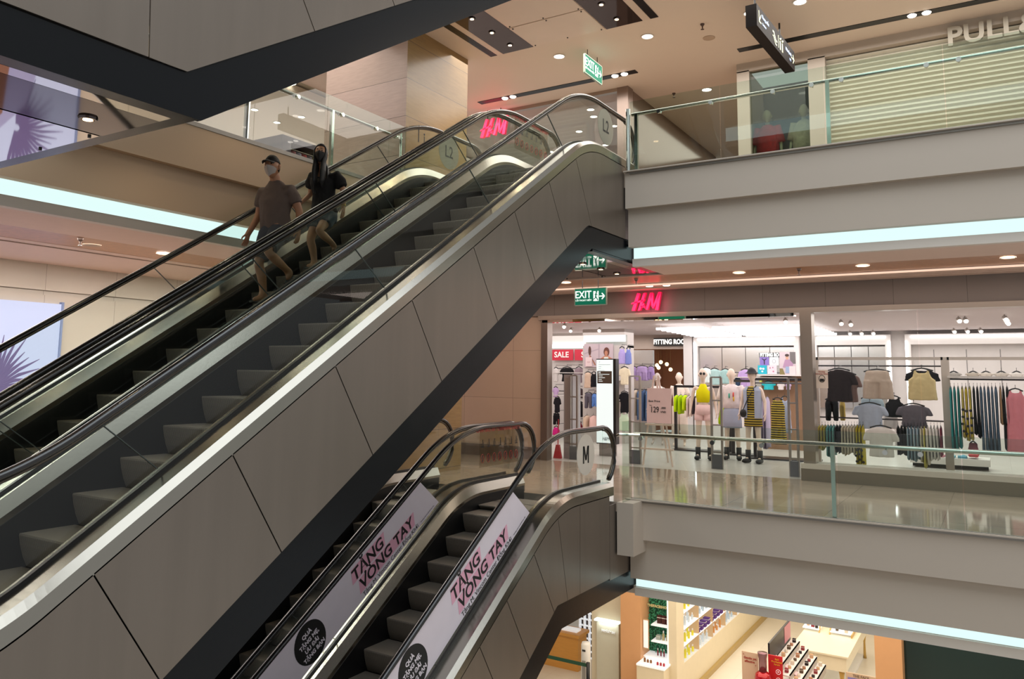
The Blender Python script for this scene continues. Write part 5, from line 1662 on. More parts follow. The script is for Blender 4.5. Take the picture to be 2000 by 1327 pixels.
GM = mat('gate_metal', '#b2aaa6', .3, .7)
GD = mat('gate_base', '#5c5c63', .4)
for (x, ya, yb, lab) in [(13.9, 6.9, 7.05, 'antitheft gate at the left of the shop doorway'), (13.95, 5.63, 5.83, 'antitheft gate left of the price easel'), (14.1, 4.16, 4.34, 'antitheft gate in front of the yellow top mannequin'), (13.8, 2.82, 2.95, 'antitheft gate at the right of the shop doorway')]:
    o = thing('security_gate', (x, (ya + yb) / 2, 0), lab, 'security gate', 'antitheft gates in the shop doorway')
    for y in (ya, yb):
        B(x - .02, x + .02, y - .018, y + .018, 0, 1.6).build('post', GM, o)
    for z_ in (1.59, 1.18, .75, .28):
        B(x - .015, x + .015, ya, yb, z_, z_ + .025).build('crossbar', GM, o)
    B(x - .03, x + .03, ya, yb, .0, .25).build('foot', GD, o)
for x, ya, yb, lab in [(14.0, 7.05, 7.24, 'tall grey panel pedestal beside the left antitheft gate'), (14.2, 2.68, 2.8, 'tall grey panel pedestal beside the right antitheft gate')]:
    o = thing('gate_pedestal', (x, ya, 0), lab, 'pedestal', 'grey gate pedestals')
    B(x, x + .35, ya, yb, 0, 1.62).build('body', mat('pedestal_grey', '#a9a2a4', .35, .2), o)
    B(x - .01, x, ya + .03, yb - .03, .3, 1.55).build('front_panel', GM, o)
o = thing('red_dustpan', (13.95, 7.33, 0), 'red dustpan standing by the left door jamb', 'dustpan')
MB().prism([(7.25, 0), (7.42, 0), (7.36, .26), (7.30, .26)], 'x', 13.9, 13.96).build('pan', mat('dustpan_red', '#c4303a', .4), o)
MB().tube([(13.93, 7.33, .25), (13.95, 7.33, .75)], .01, 6).build('handle', mat('dustpan_red', '#c4303a', .4), o)

# hanging clothes in the upper left display unit
cl = ['#c9b7b2', '#b9848c', '#a7a2b8', '#c25a5e', '#8a8398', '#d4c27a', '#d8a24b', '#d9c0a0', '#7d93b5', '#b06a8c', '#c8b8a0', '#9a6a5a', '#c98b4a', '#d0a050']
cnm = ['pale grey', 'dusty rose', 'lilac grey', 'brick red', 'grey violet', 'soft yellow', 'orange yellow', 'cream', 'steel blue', 'plum', 'sand', 'rust', 'amber', 'golden']
for i, c in enumerate(cl):
    x = 10.22 + .14 * i
    mb = MB()
    rs = []
    for v, dd in ((0, .2), (.08, .8), (.5, 1), (1, 1.05)):
        rs.append([(x + .05 * math.sin(a) * (.6 + .4 * v), 11.25 + .2 * dd * math.cos(a), 5.82 - .75 * v) for a in [2 * PI * k / 12 for k in range(12)]])
    o = mb.rings(rs).build('hanging_garment', cloth_mat(c), smooth=True)
    tag(o, cnm[i] + ' garment hanging in the dark upper left display unit', 'clothing', 'clothes in the upper left display unit')

# ================================================================ people and mannequins
def skin_mesh(J, Ed, root, sub=2):
    """J: name -> (x, y, z, r) or (x, y, z, rx, ry); one continuous surface grown along the edges"""
    names = list(J)
    ix = {n: i for i, n in enumerate(names)}
    me = bpy.data.meshes.new('tmp')
    me.from_pydata([J[n][:3] for n in names], [(ix[a], ix[b]) for a, b in Ed], [])
    o = bpy.data.objects.new('tmp', me)
    COL.objects.link(o)
    o.modifiers.new('skin', 'SKIN').use_smooth_shade = True
    for n in names:
        sv = me.skin_vertices[0].data[ix[n]]
        sv.radius = (J[n][3], J[n][4] if len(J[n]) > 4 else J[n][3])
        sv.use_root = n == root
    md = o.modifiers.new('sub', 'SUBSURF')
    md.levels = md.render_levels = sub
    dg = bpy.context.evaluated_depsgraph_get()
    out = bpy.data.meshes.new_from_object(o.evaluated_get(dg))
    bpy.data.objects.remove(o)
    return out


def head_fn(c, yaw, s, face=True, pitch=0.0):
    cy, sy = math.cos(yaw), math.sin(yaw)

    def g(v, c0, w):
        return math.exp(-((v - c0) / w) ** 2)

    def fn(phi, t, off=0.0):
        """phi 0 = straight ahead, t = -1 chin .. 1 crown"""
        a = math.asin(max(-1, min(1, t)))
        r = math.cos(a)
        w = 1 - .30 * max(0, -t) ** 1.2
        fx = .098 * r * math.cos(phi) * (1 if math.cos(phi) > 0 else 1.12) * (1 - .10 * max(0, -t))
        ly = .076 * r * math.sin(phi) * w
        uz = .122 * math.sin(a) * (1.02 if t > 0 else 1.06)
        if math.cos(phi) > 0:
            fx += .012 * max(0, -t) * math.cos(phi)
            if face:
                fx += .024 * g(phi, 0, .16) * g(t, -.12, .16) + .008 * g(phi, 0, .12) * g(t, .08, .12)
                fx -= .010 * (g(phi, .40, .2) + g(phi, -.40, .2)) * g(t, .10, .12)
                fx += .006 * g(t, .28, .10) * g(phi, 0, .7)
                fx += .007 * g(phi, 0, .26) * (g(t, -.50, .06) + g(t, -.60, .06)) - .004 * g(phi, 0, .3) * g(t, -.55, .03)
                fx += .010 * g(phi, 0, .3) * g(t, -.86, .12)
            else:
                fx += .010 * g(phi, 0, .2) * g(t, -.12, .2)
        k = 1 + off
        fx, ly, uz = fx * k * s, ly * k * s, uz * k * s
        fx, uz = fx * math.cos(pitch) + uz * math.sin(pitch), uz * math.cos(pitch) - fx * math.sin(pitch)
        return (c[0] + fx * cy - ly * sy, c[1] + fx * sy + ly * cy, c[2] + uz)
    return fn


def head_mesh(fn, n=32, m=24):
    mb = MB()
    ts = [math.sin(-PI / 2 + PI * j / m) for j in range(m + 1)]
    ts[0], ts[-1] = -.9995, .9995
    mb.rings([[fn(2 * PI * k / n, t) for k in range(n)] for t in ts])
    for s in (1, -1):     # ears
        e = fn(s * PI / 2 * 1.03, -.02, .02)
        u = fn(s * PI / 2 * 1.12, .18, .10)
        d = fn(s * PI / 2 * 1.05, -.28, .04)
        mb.tube([d, e, u], [.007, .012, .009], 8, [.012, .018, .014])
    return mb


def patch(fn, p0, p1, t0, t1, off, nu=16, nv=10):
    return MB().grid(lambda u, v: fn(p0 + (p1 - p0) * u, t0(u) + (t1(u) - t0(u)) * v, off), nu, nv)


def join(name, meshes, m, parent):
    bm = bmesh.new()
    for x in meshes:
        bm.from_mesh(x)
    me = bpy.data.meshes.new(name)
    bm.to_mesh(me)
    bm.free()
    me.materials.append(m)
    me.polygons.foreach_set('use_smooth', [True] * len(me.polygons))
    o = bpy.data.objects.new(name, me)
    COL.objects.link(o)
    o.parent = parent
    o.matrix_parent_inverse = Matrix.Translation(-parent.location)
    return o


def raw(mb):
    me = bpy.data.meshes.new('raw')
    me.from_pydata(mb.v, [], mb.f)
    bm = bmesh.new()
    bm.from_mesh(me)
    bmesh.ops.recalc_face_normals(bm, faces=bm.faces)
    bm.to_mesh(me)
    bm.free()
    return me


def add_hand(J, Ed, w, pre, d, side, s=1.0, curl=.5):
    """hand on wrist joint w: d = pointing direction, side = direction of the thumb"""
    W_ = Vector(J[w][:3])
    d = Vector(d).normalized()
    t = Vector(side).normalized()
    t = (t - d * t.dot(d)).normalized()
    nrm = d.cross(t)
    palm = W_ + d * .045 * s
    J[pre + 'palm'] = (*palm, .020 * s, .026 * s)
    Ed.append((w, pre + 'palm'))
    for i, (off, ln) in enumerate(((.026, .078), (.009, .086), (-.009, .080), (-.026, .064))):
        b = W_ + d * .085 * s + t * off * s
        J[pre + 'k%d' % i] = (*b, .0095 * s)
        q1 = b + (d * (1 - .2 * curl) + nrm * .45 * curl) * ln * .5 * s
        J[pre + 'm%d' % i] = (*q1, .0085 * s)
        q2 = q1 + (d * (1 - .6 * curl) + nrm * .9 * curl) * ln * .5 * s
        J[pre + 't%d' % i] = (*q2, .0065 * s)
        Ed += [(pre + 'palm', pre + 'k%d' % i), (pre + 'k%d' % i, pre + 'm%d' % i), (pre + 'm%d' % i, pre + 't%d' % i)]
    b = W_ + d * .025 * s + t * .03 * s
    q = b + (d * .7 + t * .5 + nrm * .2) * .045 * s
    r = q + (d * .95 + nrm * .3) * .032 * s
    J[pre + 'th0'] = (*b, .012 * s)
    J[pre + 'th1'] = (*q, .0095 * s)
    J[pre + 'th2'] = (*r, .0075 * s)
    Ed += [(w, pre + 'th0'), (pre + 'th0', pre + 'th1'), (pre + 'th1', pre + 'th2')]


BODY_E = [('pelvis', 'spine'), ('spine', 'chest'), ('chest', 'neckb'), ('neckb', 'neck'), ('neck', 'skull'), ('chest', 'lsh'), ('lsh', 'lel'), ('lel', 'lwr'), ('chest', 'rsh'), ('rsh', 'rel'), ('rel', 'rwr'),
          ('pelvis', 'lhip'), ('lhip', 'lkn'), ('lkn', 'lcalf'), ('lcalf', 'lan'), ('pelvis', 'rhip'), ('rhip', 'rkn'), ('rkn', 'rcalf'), ('rcalf', 'ran')]


def mid(J, a, b, f, r, off=(0, 0, 0)):
    A, B_ = Vector(J[a][:3]), Vector(J[b][:3])
    return (*(A + (B_ - A) * f + Vector(off)), r)


def ell_ring(c, yaw, dp, wd, n=24, wr=0, ph=0, tilt=0):
    cy, sy = math.cos(yaw), math.sin(yaw)
    out = []
    for k in range(n):
        a = 2 * PI * k / n
        q = 1 + wr * math.sin(5 * a + ph) + wr * .6 * math.sin(9 * a - ph * 2)
        f, l = dp * math.cos(a) * q, wd * math.sin(a) * q
        out.append((c[0] + f * cy - l * sy, c[1] + f * sy + l * cy, c[2] + tilt * f))
    return out


# ---- the man: cap, white mask, grey-brown shirt, grey shorts, one step below the woman
man = thing('person', (5.78, 6.45, 2.306), 'man in black cap, white face mask, grey brown t-shirt and dark shorts on the escalator', 'person', 'two people riding down')
SK1 = mat('skin_tan', '#b07c5c', .5, 0, .05, 20)
SK2 = mat('skin_light', '#c39272', .5, 0, .05, 20)
yawm = math.radians(180 + 22)
J = {'pelvis': (5.79, 6.45, 3.10, .115, .10), 'spine': (5.77, 6.45, 3.26, .11, .09), 'chest': (5.78, 6.45, 3.44, .125, .10), 'neckb': (5.77, 6.45, 3.57, .06), 'neck': (5.745, 6.44, 3.64, .056), 'skull': (5.70, 6.43, 3.74, .058),
     'lsh': (5.83, 6.28, 3.52, .058), 'lel': (5.89, 6.21, 3.30, .042), 'lwr': (5.88, 6.20, 3.09, .028), 'rsh': (5.73, 6.61, 3.51, .058), 'rel': (5.76, 6.69, 3.28, .042), 'rwr': (5.64, 6.70, 3.06, .028),
     'lhip': (5.76, 6.36, 3.06, .085), 'lkn': (5.56, 6.31, 2.84, .054), 'lan': (5.95, 6.38, 2.66, .033), 'rhip': (5.77, 6.54, 3.05, .085), 'rkn': (5.66, 6.55, 2.74, .054), 'ran': (5.76, 6.55, 2.39, .033),
     'ltoe': (5.90, 6.36, 2.575, .026), 'lheel': (5.99, 6.385, 2.65, .026), 'rtoe': (5.61, 6.54, 2.345, .026), 'rheel': (5.80, 6.55, 2.34, .028)}
J['lcalf'] = mid(J, 'lkn', 'lan', .35, .054, (.01, 0, -.01))
J['rcalf'] = mid(J, 'rkn', 'ran', .35, .054, (.02, 0, 0))
Ed = list(BODY_E) + [('lan', 'ltoe'), ('lan', 'lheel'), ('ran', 'rtoe'), ('ran', 'rheel')]
add_hand(J, Ed, 'lwr', 'l', (-.12, -.02, -1), (-1, -.1, 0), .95, .55)
add_hand(J, Ed, 'rwr', 'r', (-.25, .05, -1), (-1, .1, 0), .95, .55)
hm = head_fn((5.675, 6.42, 3.765), yawm, .97, pitch=-.05)
hd = head_mesh(hm)
join('body', [skin_mesh(J, Ed, 'pelvis'), raw(hd)], SK1, man)
# shirt
TS = mat('tshirt_grey_brown', '#66564f', .85, 0, .14, 9)
mb = MB()
mb.rings([ell_ring((5.80, 6.45, 3.06), yawm, .135, .175, wr=.05, ph=1), ell_ring((5.79, 6.45, 3.16), yawm, .128, .170, wr=.05, ph=2), ell_ring((5.77, 6.45, 3.28), yawm, .118, .165, wr=.035, ph=3),
          ell_ring((5.775, 6.45, 3.40), yawm, .125, .188, wr=.02, ph=4), ell_ring((5.78, 6.45, 3.48), yawm, .112, .185, wr=.01), ell_ring((5.78, 6.445, 3.54), yawm, .098, .155), ell_ring((5.765, 6.445, 3.59), yawm, .072, .10), ell_ring((5.75, 6.443, 3.632), yawm, .058, .064)])
for sh, el, f in (('lsh', 'lel', .62), ('rsh', 'rel', .62)):
    a, b = Vector(J[sh][:3]), Vector(J[el][:3])
    c0 = a + (Vector((5.78, 6.45, 3.49)) - a) * .85
    mb.tube([tuple(c0), tuple(a + Vector((0, 0, -.005))), tuple(a + (b - a) * .3), tuple(a + (b - a) * f)], [.088, .078, .070, .066], 14)
fuse(mb.build('tshirt', TS, man, smooth=True), .010, 7, .016)
SH = mat('shorts_dark_grey', '#3c4048', .85, 0, .1, 9, .2, 60)
mb = MB()
mb.rings([ell_ring((5.79, 6.45, 3.15), yawm, .118, .155), ell_ring((5.78, 6.45, 3.07), yawm, .13, .17), ell_ring((5.77, 6.45, 2.98), yawm, .12, .165)])
for h_, k_ in (('lhip', 'lkn'), ('rhip', 'rkn')):
    a, b = Vector(J[h_][:3]), Vector(J[k_][:3])
    mb.tube([tuple(a + Vector((0, 0, .03))), tuple(a + (b - a) * .45), tuple(a + (b - a) * .86)], [.10, .098, .094], 16)
fuse(mb.build('shorts', SH, man, smooth=True), .010, 6, .012)
patch(hm, -1.25, 1.25, lambda u: -.93 + .35 * abs(2 * u - 1), lambda u: -.08 - .16 * abs(2 * u - 1) ** 2, .07).build('face_mask', mat('mask_white', '#b9aca6', .7), man, smooth=True)
CAPM = mat('cap_black', '#141314', .7)
cp = MB()
ts = [.30 + .7 * j / 7 for j in range(8)]
ts[-1] = .9995
cp.rings([[hm(2 * PI * k / 28, t, .10 if t < .95 else .06) for k in range(28)] for t in ts])
cap = cp.build('cap', CAPM, man, smooth=True)
vs_ = MB().grid(lambda u, v: tuple(Vector(hm((u - .5) * 2.0, .30, .10)) + Vector((math.cos(yawm), math.sin(yawm), 0)) * .085 * v * (1 - .5 * (2 * u - 1) ** 2) + Vector((0, 0, -.02 * v * v - .012 * (2 * u - 1) ** 2 * v))), 12, 5)
o = vs_.build('visor', CAPM, cap, smooth=True)
o.modifiers.new('thick', 'SOLIDIFY').thickness = .006
MB().rings([[hm(PI / 2 * 1.02 + (PI * .98) * k / 15, t, .035) for k in range(16)] + [hm(PI / 2 * 1.02 + (PI * .98) * (15 - k) / 15, t, -.02) for k in range(16)] for t in (-.35, -.1, .15, .38)]).build('hair', mat('hair_black', '#0d0b0b', .5), man, smooth=True)
for s_ in (.38, -.38):
    c = Vector(hm(s_, .10, .0))
    MB().ball(tuple(c), .010, .010, .007, 10, 6).build('eye', mat('eye_dark', '#20140f', .2), man, smooth=True)
SHO = mat('sandal_dark', '#2b2624', .6)
for a, b, nm in (('ltoe', 'lheel', 'l'), ('rtoe', 'rheel', 'r')):
    A, C_ = Vector(J[a][:3]), Vector(J[b][:3])
    A2 = A + (A - C_).normalized() * .03
    MB().tube([tuple(C_ - Vector((0, 0, .026))), tuple((A2 + C_) / 2 - Vector((0, 0, .026))), tuple(A2 - Vector((0, 0, .022)))], [.034, .04, .03], 12, [.012, .012, .012]).build('sandal', SHO, man, smooth=True)
MB().tube([tuple(Vector(J['lwr'][:3]) + Vector((0, 0, .035))), tuple(Vector(J['lwr'][:3]) + Vector((0, 0, .012)))], .034, 14).build('wristwatch', mat('watch_dark', '#2a2522', .3, .5), man, smooth=True)

# ---- the woman: long black hair, black mask, black puff-sleeve blouse, denim shorts
wom = thing('person', (6.46, 6.45, 2.75), 'woman with long black hair, black face mask, black blouse and denim shorts behind the man', 'person', 'two people riding down')
yaww = math.radians(180 + 34)
J = {'pelvis': (6.50, 6.45, 3.40, .10, .09), 'spine': (6.48, 6.45, 3.56, .085, .075), 'chest': (6.47, 6.45, 3.74, .10, .085), 'neckb': (6.455, 6.45, 3.87, .045), 'neck': (6.435, 6.445, 3.95, .044), 'skull': (6.40, 6.43, 4.05, .05),
     'lsh': (6.53, 6.30, 3.84, .045), 'lel': (6.57, 6.22, 3.64, .034), 'lwr': (6.555, 6.21, 3.47, .022), 'rsh': (6.42, 6.59, 3.84, .045), 'rel': (6.48, 6.66, 3.66, .034), 'rwr': (6.35, 6.68, 3.53, .022),
     'lhip': (6.50, 6.37, 3.37, .078), 'lkn': (6.30, 6.33, 3.17, .050), 'lan': (6.63, 6.40, 3.06, .029), 'rhip': (6.49, 6.53, 3.37, .078), 'rkn': (6.37, 6.53, 3.10, .050), 'ran': (6.46, 6.53, 2.82, .029),
     'ltoe': (6.60, 6.39, 2.995, .022), 'lheel': (6.665, 6.405, 3.04, .022), 'rtoe': (6.33, 6.52, 2.785, .022), 'rheel': (6.49, 6.53, 2.782, .024)}
J['lcalf'] = mid(J, 'lkn', 'lan', .35, .048, (.01, 0, -.01))
J['rcalf'] = mid(J, 'rkn', 'ran', .35, .048, (.015, 0, 0))
Ed = list(BODY_E) + [('lan', 'ltoe'), ('lan', 'lheel'), ('ran', 'rtoe'), ('ran', 'rheel')]
add_hand(J, Ed, 'lwr', 'l', (-.08, 0, -1), (-1, -.1, 0), .85, .45)
add_hand(J, Ed, 'rwr', 'r', (-.8, .05, -.5), (0, -.1, 1), .85, .6)
hw = head_fn((6.375, 6.42, 4.075), yaww, .90, pitch=-.18)
join('body', [skin_mesh(J, Ed, 'pelvis'), raw(head_mesh(hw))], SK2, wom)
BL = mat('blouse_black', '#131113', .85, 0, .1, 9, .2, 50)
mb = MB()
mb.rings([ell_ring((6.50, 6.45, 3.42), yaww, .125, .155, wr=.04, ph=1), ell_ring((6.49, 6.45, 3.52), yaww, .108, .138, wr=.03, ph=2), ell_ring((6.48, 6.45, 3.62), yaww, .10, .128, wr=.02, ph=3),
          ell_ring((6.465, 6.45, 3.74), yaww, .115, .145), ell_ring((6.465, 6.45, 3.81), yaww, .10, .155, tilt=-.25), ell_ring((6.47, 6.45, 3.855), yaww, .07, .115, tilt=-.6), ell_ring((6.475, 6.45, 3.88), yaww, .05, .07, tilt=-.9)])
for sh, el in (('lsh', 'lel'), ('rsh', 'rel')):
    a, b = Vector(J[sh][:3]), Vector(J[el][:3])
    mb.tube([tuple(a + (Vector((6.47, 6.45, 3.78)) - a) * .65), tuple(a), tuple(a + (b - a) * .3), tuple(a + (b - a) * .62), tuple(a + (b - a) * .7)], [.06, .066, .074, .068, .040], 16)
fuse(mb.build('blouse', BL, wom, smooth=True), .010, 6, .014)
mb = MB()
mb.rings([ell_ring((6.50, 6.45, 3.47), yaww, .105, .135), ell_ring((6.50, 6.45, 3.38), yaww, .118, .152), ell_ring((6.49, 6.45, 3.30), yaww, .11, .15)])
for h_, k_ in (('lhip', 'lkn'), ('rhip', 'rkn')):
    a, b = Vector(J[h_][:3]), Vector(J[k_][:3])
    mb.tube([tuple(a + Vector((0, 0, .03))), tuple(a + (b - a) * .25), tuple(a + (b - a) * .52)], [.09, .092, .09], 16)
ds_ = mb.build('denim_shorts', mat('denim_dark', '#3b4a55', .85, 0, .15, 20), wom, smooth=True)
fuse(ds_, .010, 5, .010)
patch(hw, -1.3, 1.3, lambda u: -.98 + .2 * abs(2 * u - 1), lambda u: .0 - .14 * abs(2 * u - 1) ** 2, .075).build('face_mask', mat('mask_black', '#161214', .6), wom, smooth=True)
HB = mat('hair_black', '#0d0b0b', .5)
hr = MB()
rs = []
base = Vector((6.375, 6.42, 4.075))
back = -Vector((math.cos(yaww), math.sin(yaww), 0))
for t, off in ((.62, .17), (.4, .18), (.1, .19), (-.25, .20), (-.6, .24)):
    rs.append([hw(.95 + (2 * PI - 1.9) * k / 21, t, off) for k in range(22)] + [hw(1.02 + (2 * PI - 2.04) * (21 - k) / 21, t, .0) for k in range(22)])
for dz, wd in ((-.17, .095), (-.26, .105), (-.35, .10), (-.45, .06)):
    ring = []
    c = base + back * .06 + Vector((.0, 0, dz))
    for k in range(22):
        a = .95 + (2 * PI - 1.9) * k / 21 + yaww
        ring.append((c.x + .085 * math.cos(a), c.y + wd * math.sin(a), c.z - .02 * math.sin(2.5 * k)))
    for k in range(22):
        a = 1.02 + (2 * PI - 2.04) * (21 - k) / 21 + yaww
        ring.append((c.x + .05 * math.cos(a), c.y + (wd - .05) * math.sin(a), c.z))
    rs.append(ring)
hr.rings(rs)
for s0 in (.95, -.95):     # locks falling in front of the shoulders
    p0, p1 = Vector(hw(s0 * 1.22, .45, .10)), Vector(hw(s0 * 1.3, -.75, .30))
    f = Vector((math.cos(yaww), math.sin(yaww), 0))
    hr.tube([tuple(p0), tuple((p0 + p1) / 2 + f * .0), tuple(p1), tuple(p1 + Vector((0, 0, -.10)) + f * .025), tuple(p1 + Vector((0, 0, -.22)) + f * .03), tuple(p1 + Vector((0, 0, -.30)) + f * .02)], [.016, .03, .040, .046, .04, .008], 12, [.012, .018, .020, .022, .02, .005], up=(0, 1, 0))
hr.rings([[hw(2 * PI * k / 28, t, .17 if t > .65 else .12 if math.cos(2 * PI * k / 28) > .4 else .17) for k in range(28)] for t in (.60, .7, .85, .95, .9995)])
fuse(hr.build('hair', HB, wom, smooth=True), .008, 5, .006)
for s_ in (.38, -.38):
    MB().ball(hw(s_, .10, 0), .009, .009, .006, 10, 6).build('eye', mat('eye_dark', '#20140f', .2), wom, smooth=True)
    MB().tube([hw(s_ - .16, .27, .01), hw(s_, .31, .012), hw(s_ + .16, .27, .01)], .003, 5).build('eyebrow', HB, wom, smooth=True)
MB().tube([tuple(Vector(J['lwr'][:3]) + Vector((0, 0, .03))), tuple(Vector(J['lwr'][:3]) + Vector((0, 0, .018)))], .027, 14).build('bracelet', mat('gold', '#d9b45a', .25, 1), wom, smooth=True)
for a, b in (('ltoe', 'lheel'), ('rtoe', 'rheel')):
    A, C_ = Vector(J[a][:3]), Vector(J[b][:3])
    MB().tube([tuple(C_ - Vector((0, 0, .022))), tuple(A - Vector((0, 0, .02)) + (A - C_).normalized() * .03)], [.028, .03], 12, [.010, .010]).build('sandal', SHO, wom, smooth=True)

# ------------------------------------------------ shop mannequins
MSK = mat('mannequin_cream', '#e6cfbf', .45)
MSG = mat('mannequin_grey', '#b0a29a', .45)


def mannequin(label, x, y, yaw, skin=MSK, z0=0.0, s=1.0, legs=True):
    t = thing('mannequin', (x, y, z0), label, 'mannequin', 'mannequins in shop windows and doorways')
    cy, sy = math.cos(yaw), math.sin(yaw)
    L = lambda f, l, z, *r: (x + s * (f * cy - l * sy), y + s * (f * sy + l * cy), z0 + s * z) + tuple(q * s for q in r)
    J = {'pelvis': L(0, 0, .97, .11, .09), 'spine': L(0, 0, 1.12, .085, .075), 'chest': L(0, 0, 1.29, .105, .085), 'neckb': L(-.005, 0, 1.45, .045), 'neck': L(.0, 0, 1.54, .046), 'skull': L(.0, 0, 1.62, .05)}
    for sd, n in ((1, 'l'), (-1, 'r')):
        J[n + 'sh'] = L(0, .155 * sd, 1.41, .045)
        J[n + 'el'] = L(-.02, .225 * sd, 1.15, .034)
        J[n + 'wr'] = L(.04, .25 * sd, .93, .022)
        J[n + 'hip'] = L(0, .08 * sd, .92, .08)
        J[n + 'kn'] = L(.02, .10 * sd, .51, .048)
        J[n + 'an'] = L(0, .115 * sd, .10, .03)
        J[n + 'calf'] = L(-.01, .105 * sd, .38, .05)
        J[n + 'toe'] = L(.13, .13 * sd, .035, .028)
    Ed = list(BODY_E) + [('lan', 'ltoe'), ('ran', 'rtoe')]
    for n, sd in (('l', 1), ('r', -1)):
        p = Vector(L(.3, 0, 0)) - Vector(L(0, 0, 0))
        add_hand(J, Ed, n + 'wr', n, (cy * .15, sy * .15, -1), (cy, sy, 0), .9 * s, .3)
    hf = head_fn(L(.02, 0, 1.655)[:3], yaw, 1.0 * s, face=False)
    join('body', [skin_mesh(J, Ed, 'pelvis'), raw(head_mesh(hf, 24, 16))], skin, t)
    return t, L, J, hf


def torso(t, L, yaw, rows, name, m, s=1.0, wr=.02):
    mb = MB()
    mb.rings([ell_ring(L(0, 0, z)[:3], yaw, d * s, w * s, wr=wr, ph=z * 9) for z, d, w in rows])
    return mb.build(name, m, t, smooth=True)


def limb(t, J, a, b, f0, f1, r0, r1, name, m):
    A, C_ = Vector(J[a][:3]), Vector(J[b][:3])
    return MB().tube([tuple(A + (C_ - A) * (f0 + (f1 - f0) * k / 3)) for k in range(4)], [r0 + (r1 - r0) * k / 3 for k in range(4)], 14).build(name, m, t, smooth=True)


BOOT = mat('boot_black', '#151314', .5)


def boots(t, J, L):
    for n, sd in (('l', 1), ('r', -1)):
        a = J[n + 'an'][:3]
        mb = MB().tube([(a[0], a[1], a[2] + .14), (a[0], a[1], a[2] - .03), (a[0], a[1], a[2] - .085)], [.052, .048, .05], 14)
        mb.tube([L(-.04, .115 * sd, .045)[:3], L(.06, .125 * sd, .045)[:3], L(.14, .132 * sd, .042)[:3], L(.19, .137 * sd, .036)[:3]], [.048, .052, .05, .03], 12, [.044, .044, .04, .025])
        mb.build('boot', BOOT, t, smooth=True)


yw = math.radians(180 + 14)
t, L, J, hf = mannequin('front mannequin in sunglasses, yellow halter top and pale pink shorts', 15.49, 4.93, yw)
torso(t, L, yw, [(1.11, .098, .118), (1.25, .118, .142), (1.34, .118, .135), (1.42, .07, .075), (1.47, .05, .05)], 'halter_top', cloth_mat('#e9df12'))
torso(t, L, yw, [(1.06, .105, .128), (.97, .125, .155), (.88, .12, .165)], 'shorts', cloth_mat('#ecc9c6'))
for h_, k_ in (('lhip', 'lkn'), ('rhip', 'rkn')):
    limb(t, J, h_, k_, -.02, .40, .085, .088, 'shorts_leg', cloth_mat('#ecc9c6'))
boots(t, J, L)
for s_ in (.4, -.4):
    MB().tube([hf(s_, .12, .02), tuple(Vector(hf(s_, .12, .09)))], .026, 12).build('sunglasses', BLACK, t, smooth=True)
yw = math.radians(180 + 10)
t, L, J, hf = mannequin('middle front mannequin in a white printed shirt and pale denim skirt', 15.85, 4.47, yw)
PS = mat('white_printed_shirt', '#e4d5d6', .85, 0, .25, 12)
torso(t, L, yw, [(1.0, .12, .17), (1.1, .125, .175), (1.28, .13, .18), (1.38, .115, .185), (1.44, .075, .11), (1.47, .055, .06)], 'shirt', PS, wr=.04)
for n in 'lr':
    limb(t, J, n + 'sh', n + 'el', -.1, .95, .075, .09, 'sleeve', PS)
for c, dy, z_ in (('#d9544e', .045, 1.26), ('#3fae92', -.035, 1.24), ('#e3b23c', .05, 1.18)):
    MB().tube([L(.128, dy, z_ + .05)[:3], L(.138, dy, z_)[:3], L(.132, dy, z_ - .04)[:3]], [.018, .03, .014], 8, [.01, .012, .01]).build('shirt_print', cloth_mat(c), t, smooth=True)
DEN = cloth_mat('#a9aec2')
torso(t, L, yw, [(1.03, .11, .135), (.95, .13, .165), (.75, .135, .18), (.62, .14, .185)], 'denim_skirt', DEN)
torso(t, L, yw, [(1.035, .115, .14), (1.0, .12, .15)], 'belt', cloth_mat('#4a5268'))
boots(t, J, L)
yw = math.radians(180 - 8)
t, L, J, hf = mannequin('right front mannequin in bucket hat, denim vest and striped skirt with a black bag', 15.5, 3.97, yw)
torso(t, L, yw, [(.95, .105, .13), (1.15, .10, .125), (1.35, .115, .14), (1.44, .06, .07)], 'striped_top', STRIPE)
torso(t, L, yw, [(.98, .118, .155), (.85, .13, .17), (.68, .13, .175)], 'striped_skirt', STRIPE)
VD = cloth_mat('#a7afc4')
mb = MB()
rs = []
for z_, d, w in ((.84, .135, .175), (1.0, .13, .175), (1.2, .13, .175), (1.36, .125, .185), (1.44, .085, .13)):
    o_ = [(d, w, .45 + (2 * PI - .9) * k / 23) for k in range(24)]
    ring = [L(d * math.cos(a), w * math.sin(a), z_)[:3] for d_, w_, a in o_] + [L(d * .92 * math.cos(a), w * .92 * math.sin(a), z_)[:3] for d_, w_, a in reversed(o_)]
    rs.append(ring)
mb.rings(rs).build('denim_vest', VD, t, smooth=False)
MB().box(*[0] * 6) if False else None
MB().tube([L(.06, .10, 1.46)[:3], L(.14, -.02, 1.25)[:3], L(.145, -.11, 1.05)[:3], L(.12, -.15, .98)[:3]], .009, 8).build('bag_strap', BLACK, t, smooth=True)
MB().ball(L(.14, -.14, .93)[:3], .04, .06, .08, 14, 8).build('bag', BLACK, t, smooth=True)
HT = mat('hat_black', '#221f24', .8)
MB().rings([[hf(2 * PI * k / 24, a, b) for k in range(24)] for a, b in ((.12, .75), (.22, .42), (.34, .2), (.55, .16), (.8, .16), (.93, .12), (.9995, .12))]).build('bucket_hat', HT, t, smooth=True)
MB().tube([L(.095, 0, 1.30)[:3], L(.098, 0, 1.0)[:3]], .004, 6).build('necklace', BLACK, t)
boots(t, J, L)
yw = math.radians(180 + 6)
t, L, J, hf = mannequin('rear mannequin in a cream shirt before the fitting room doorway', 18.0, 6.29, yw, s=.96)
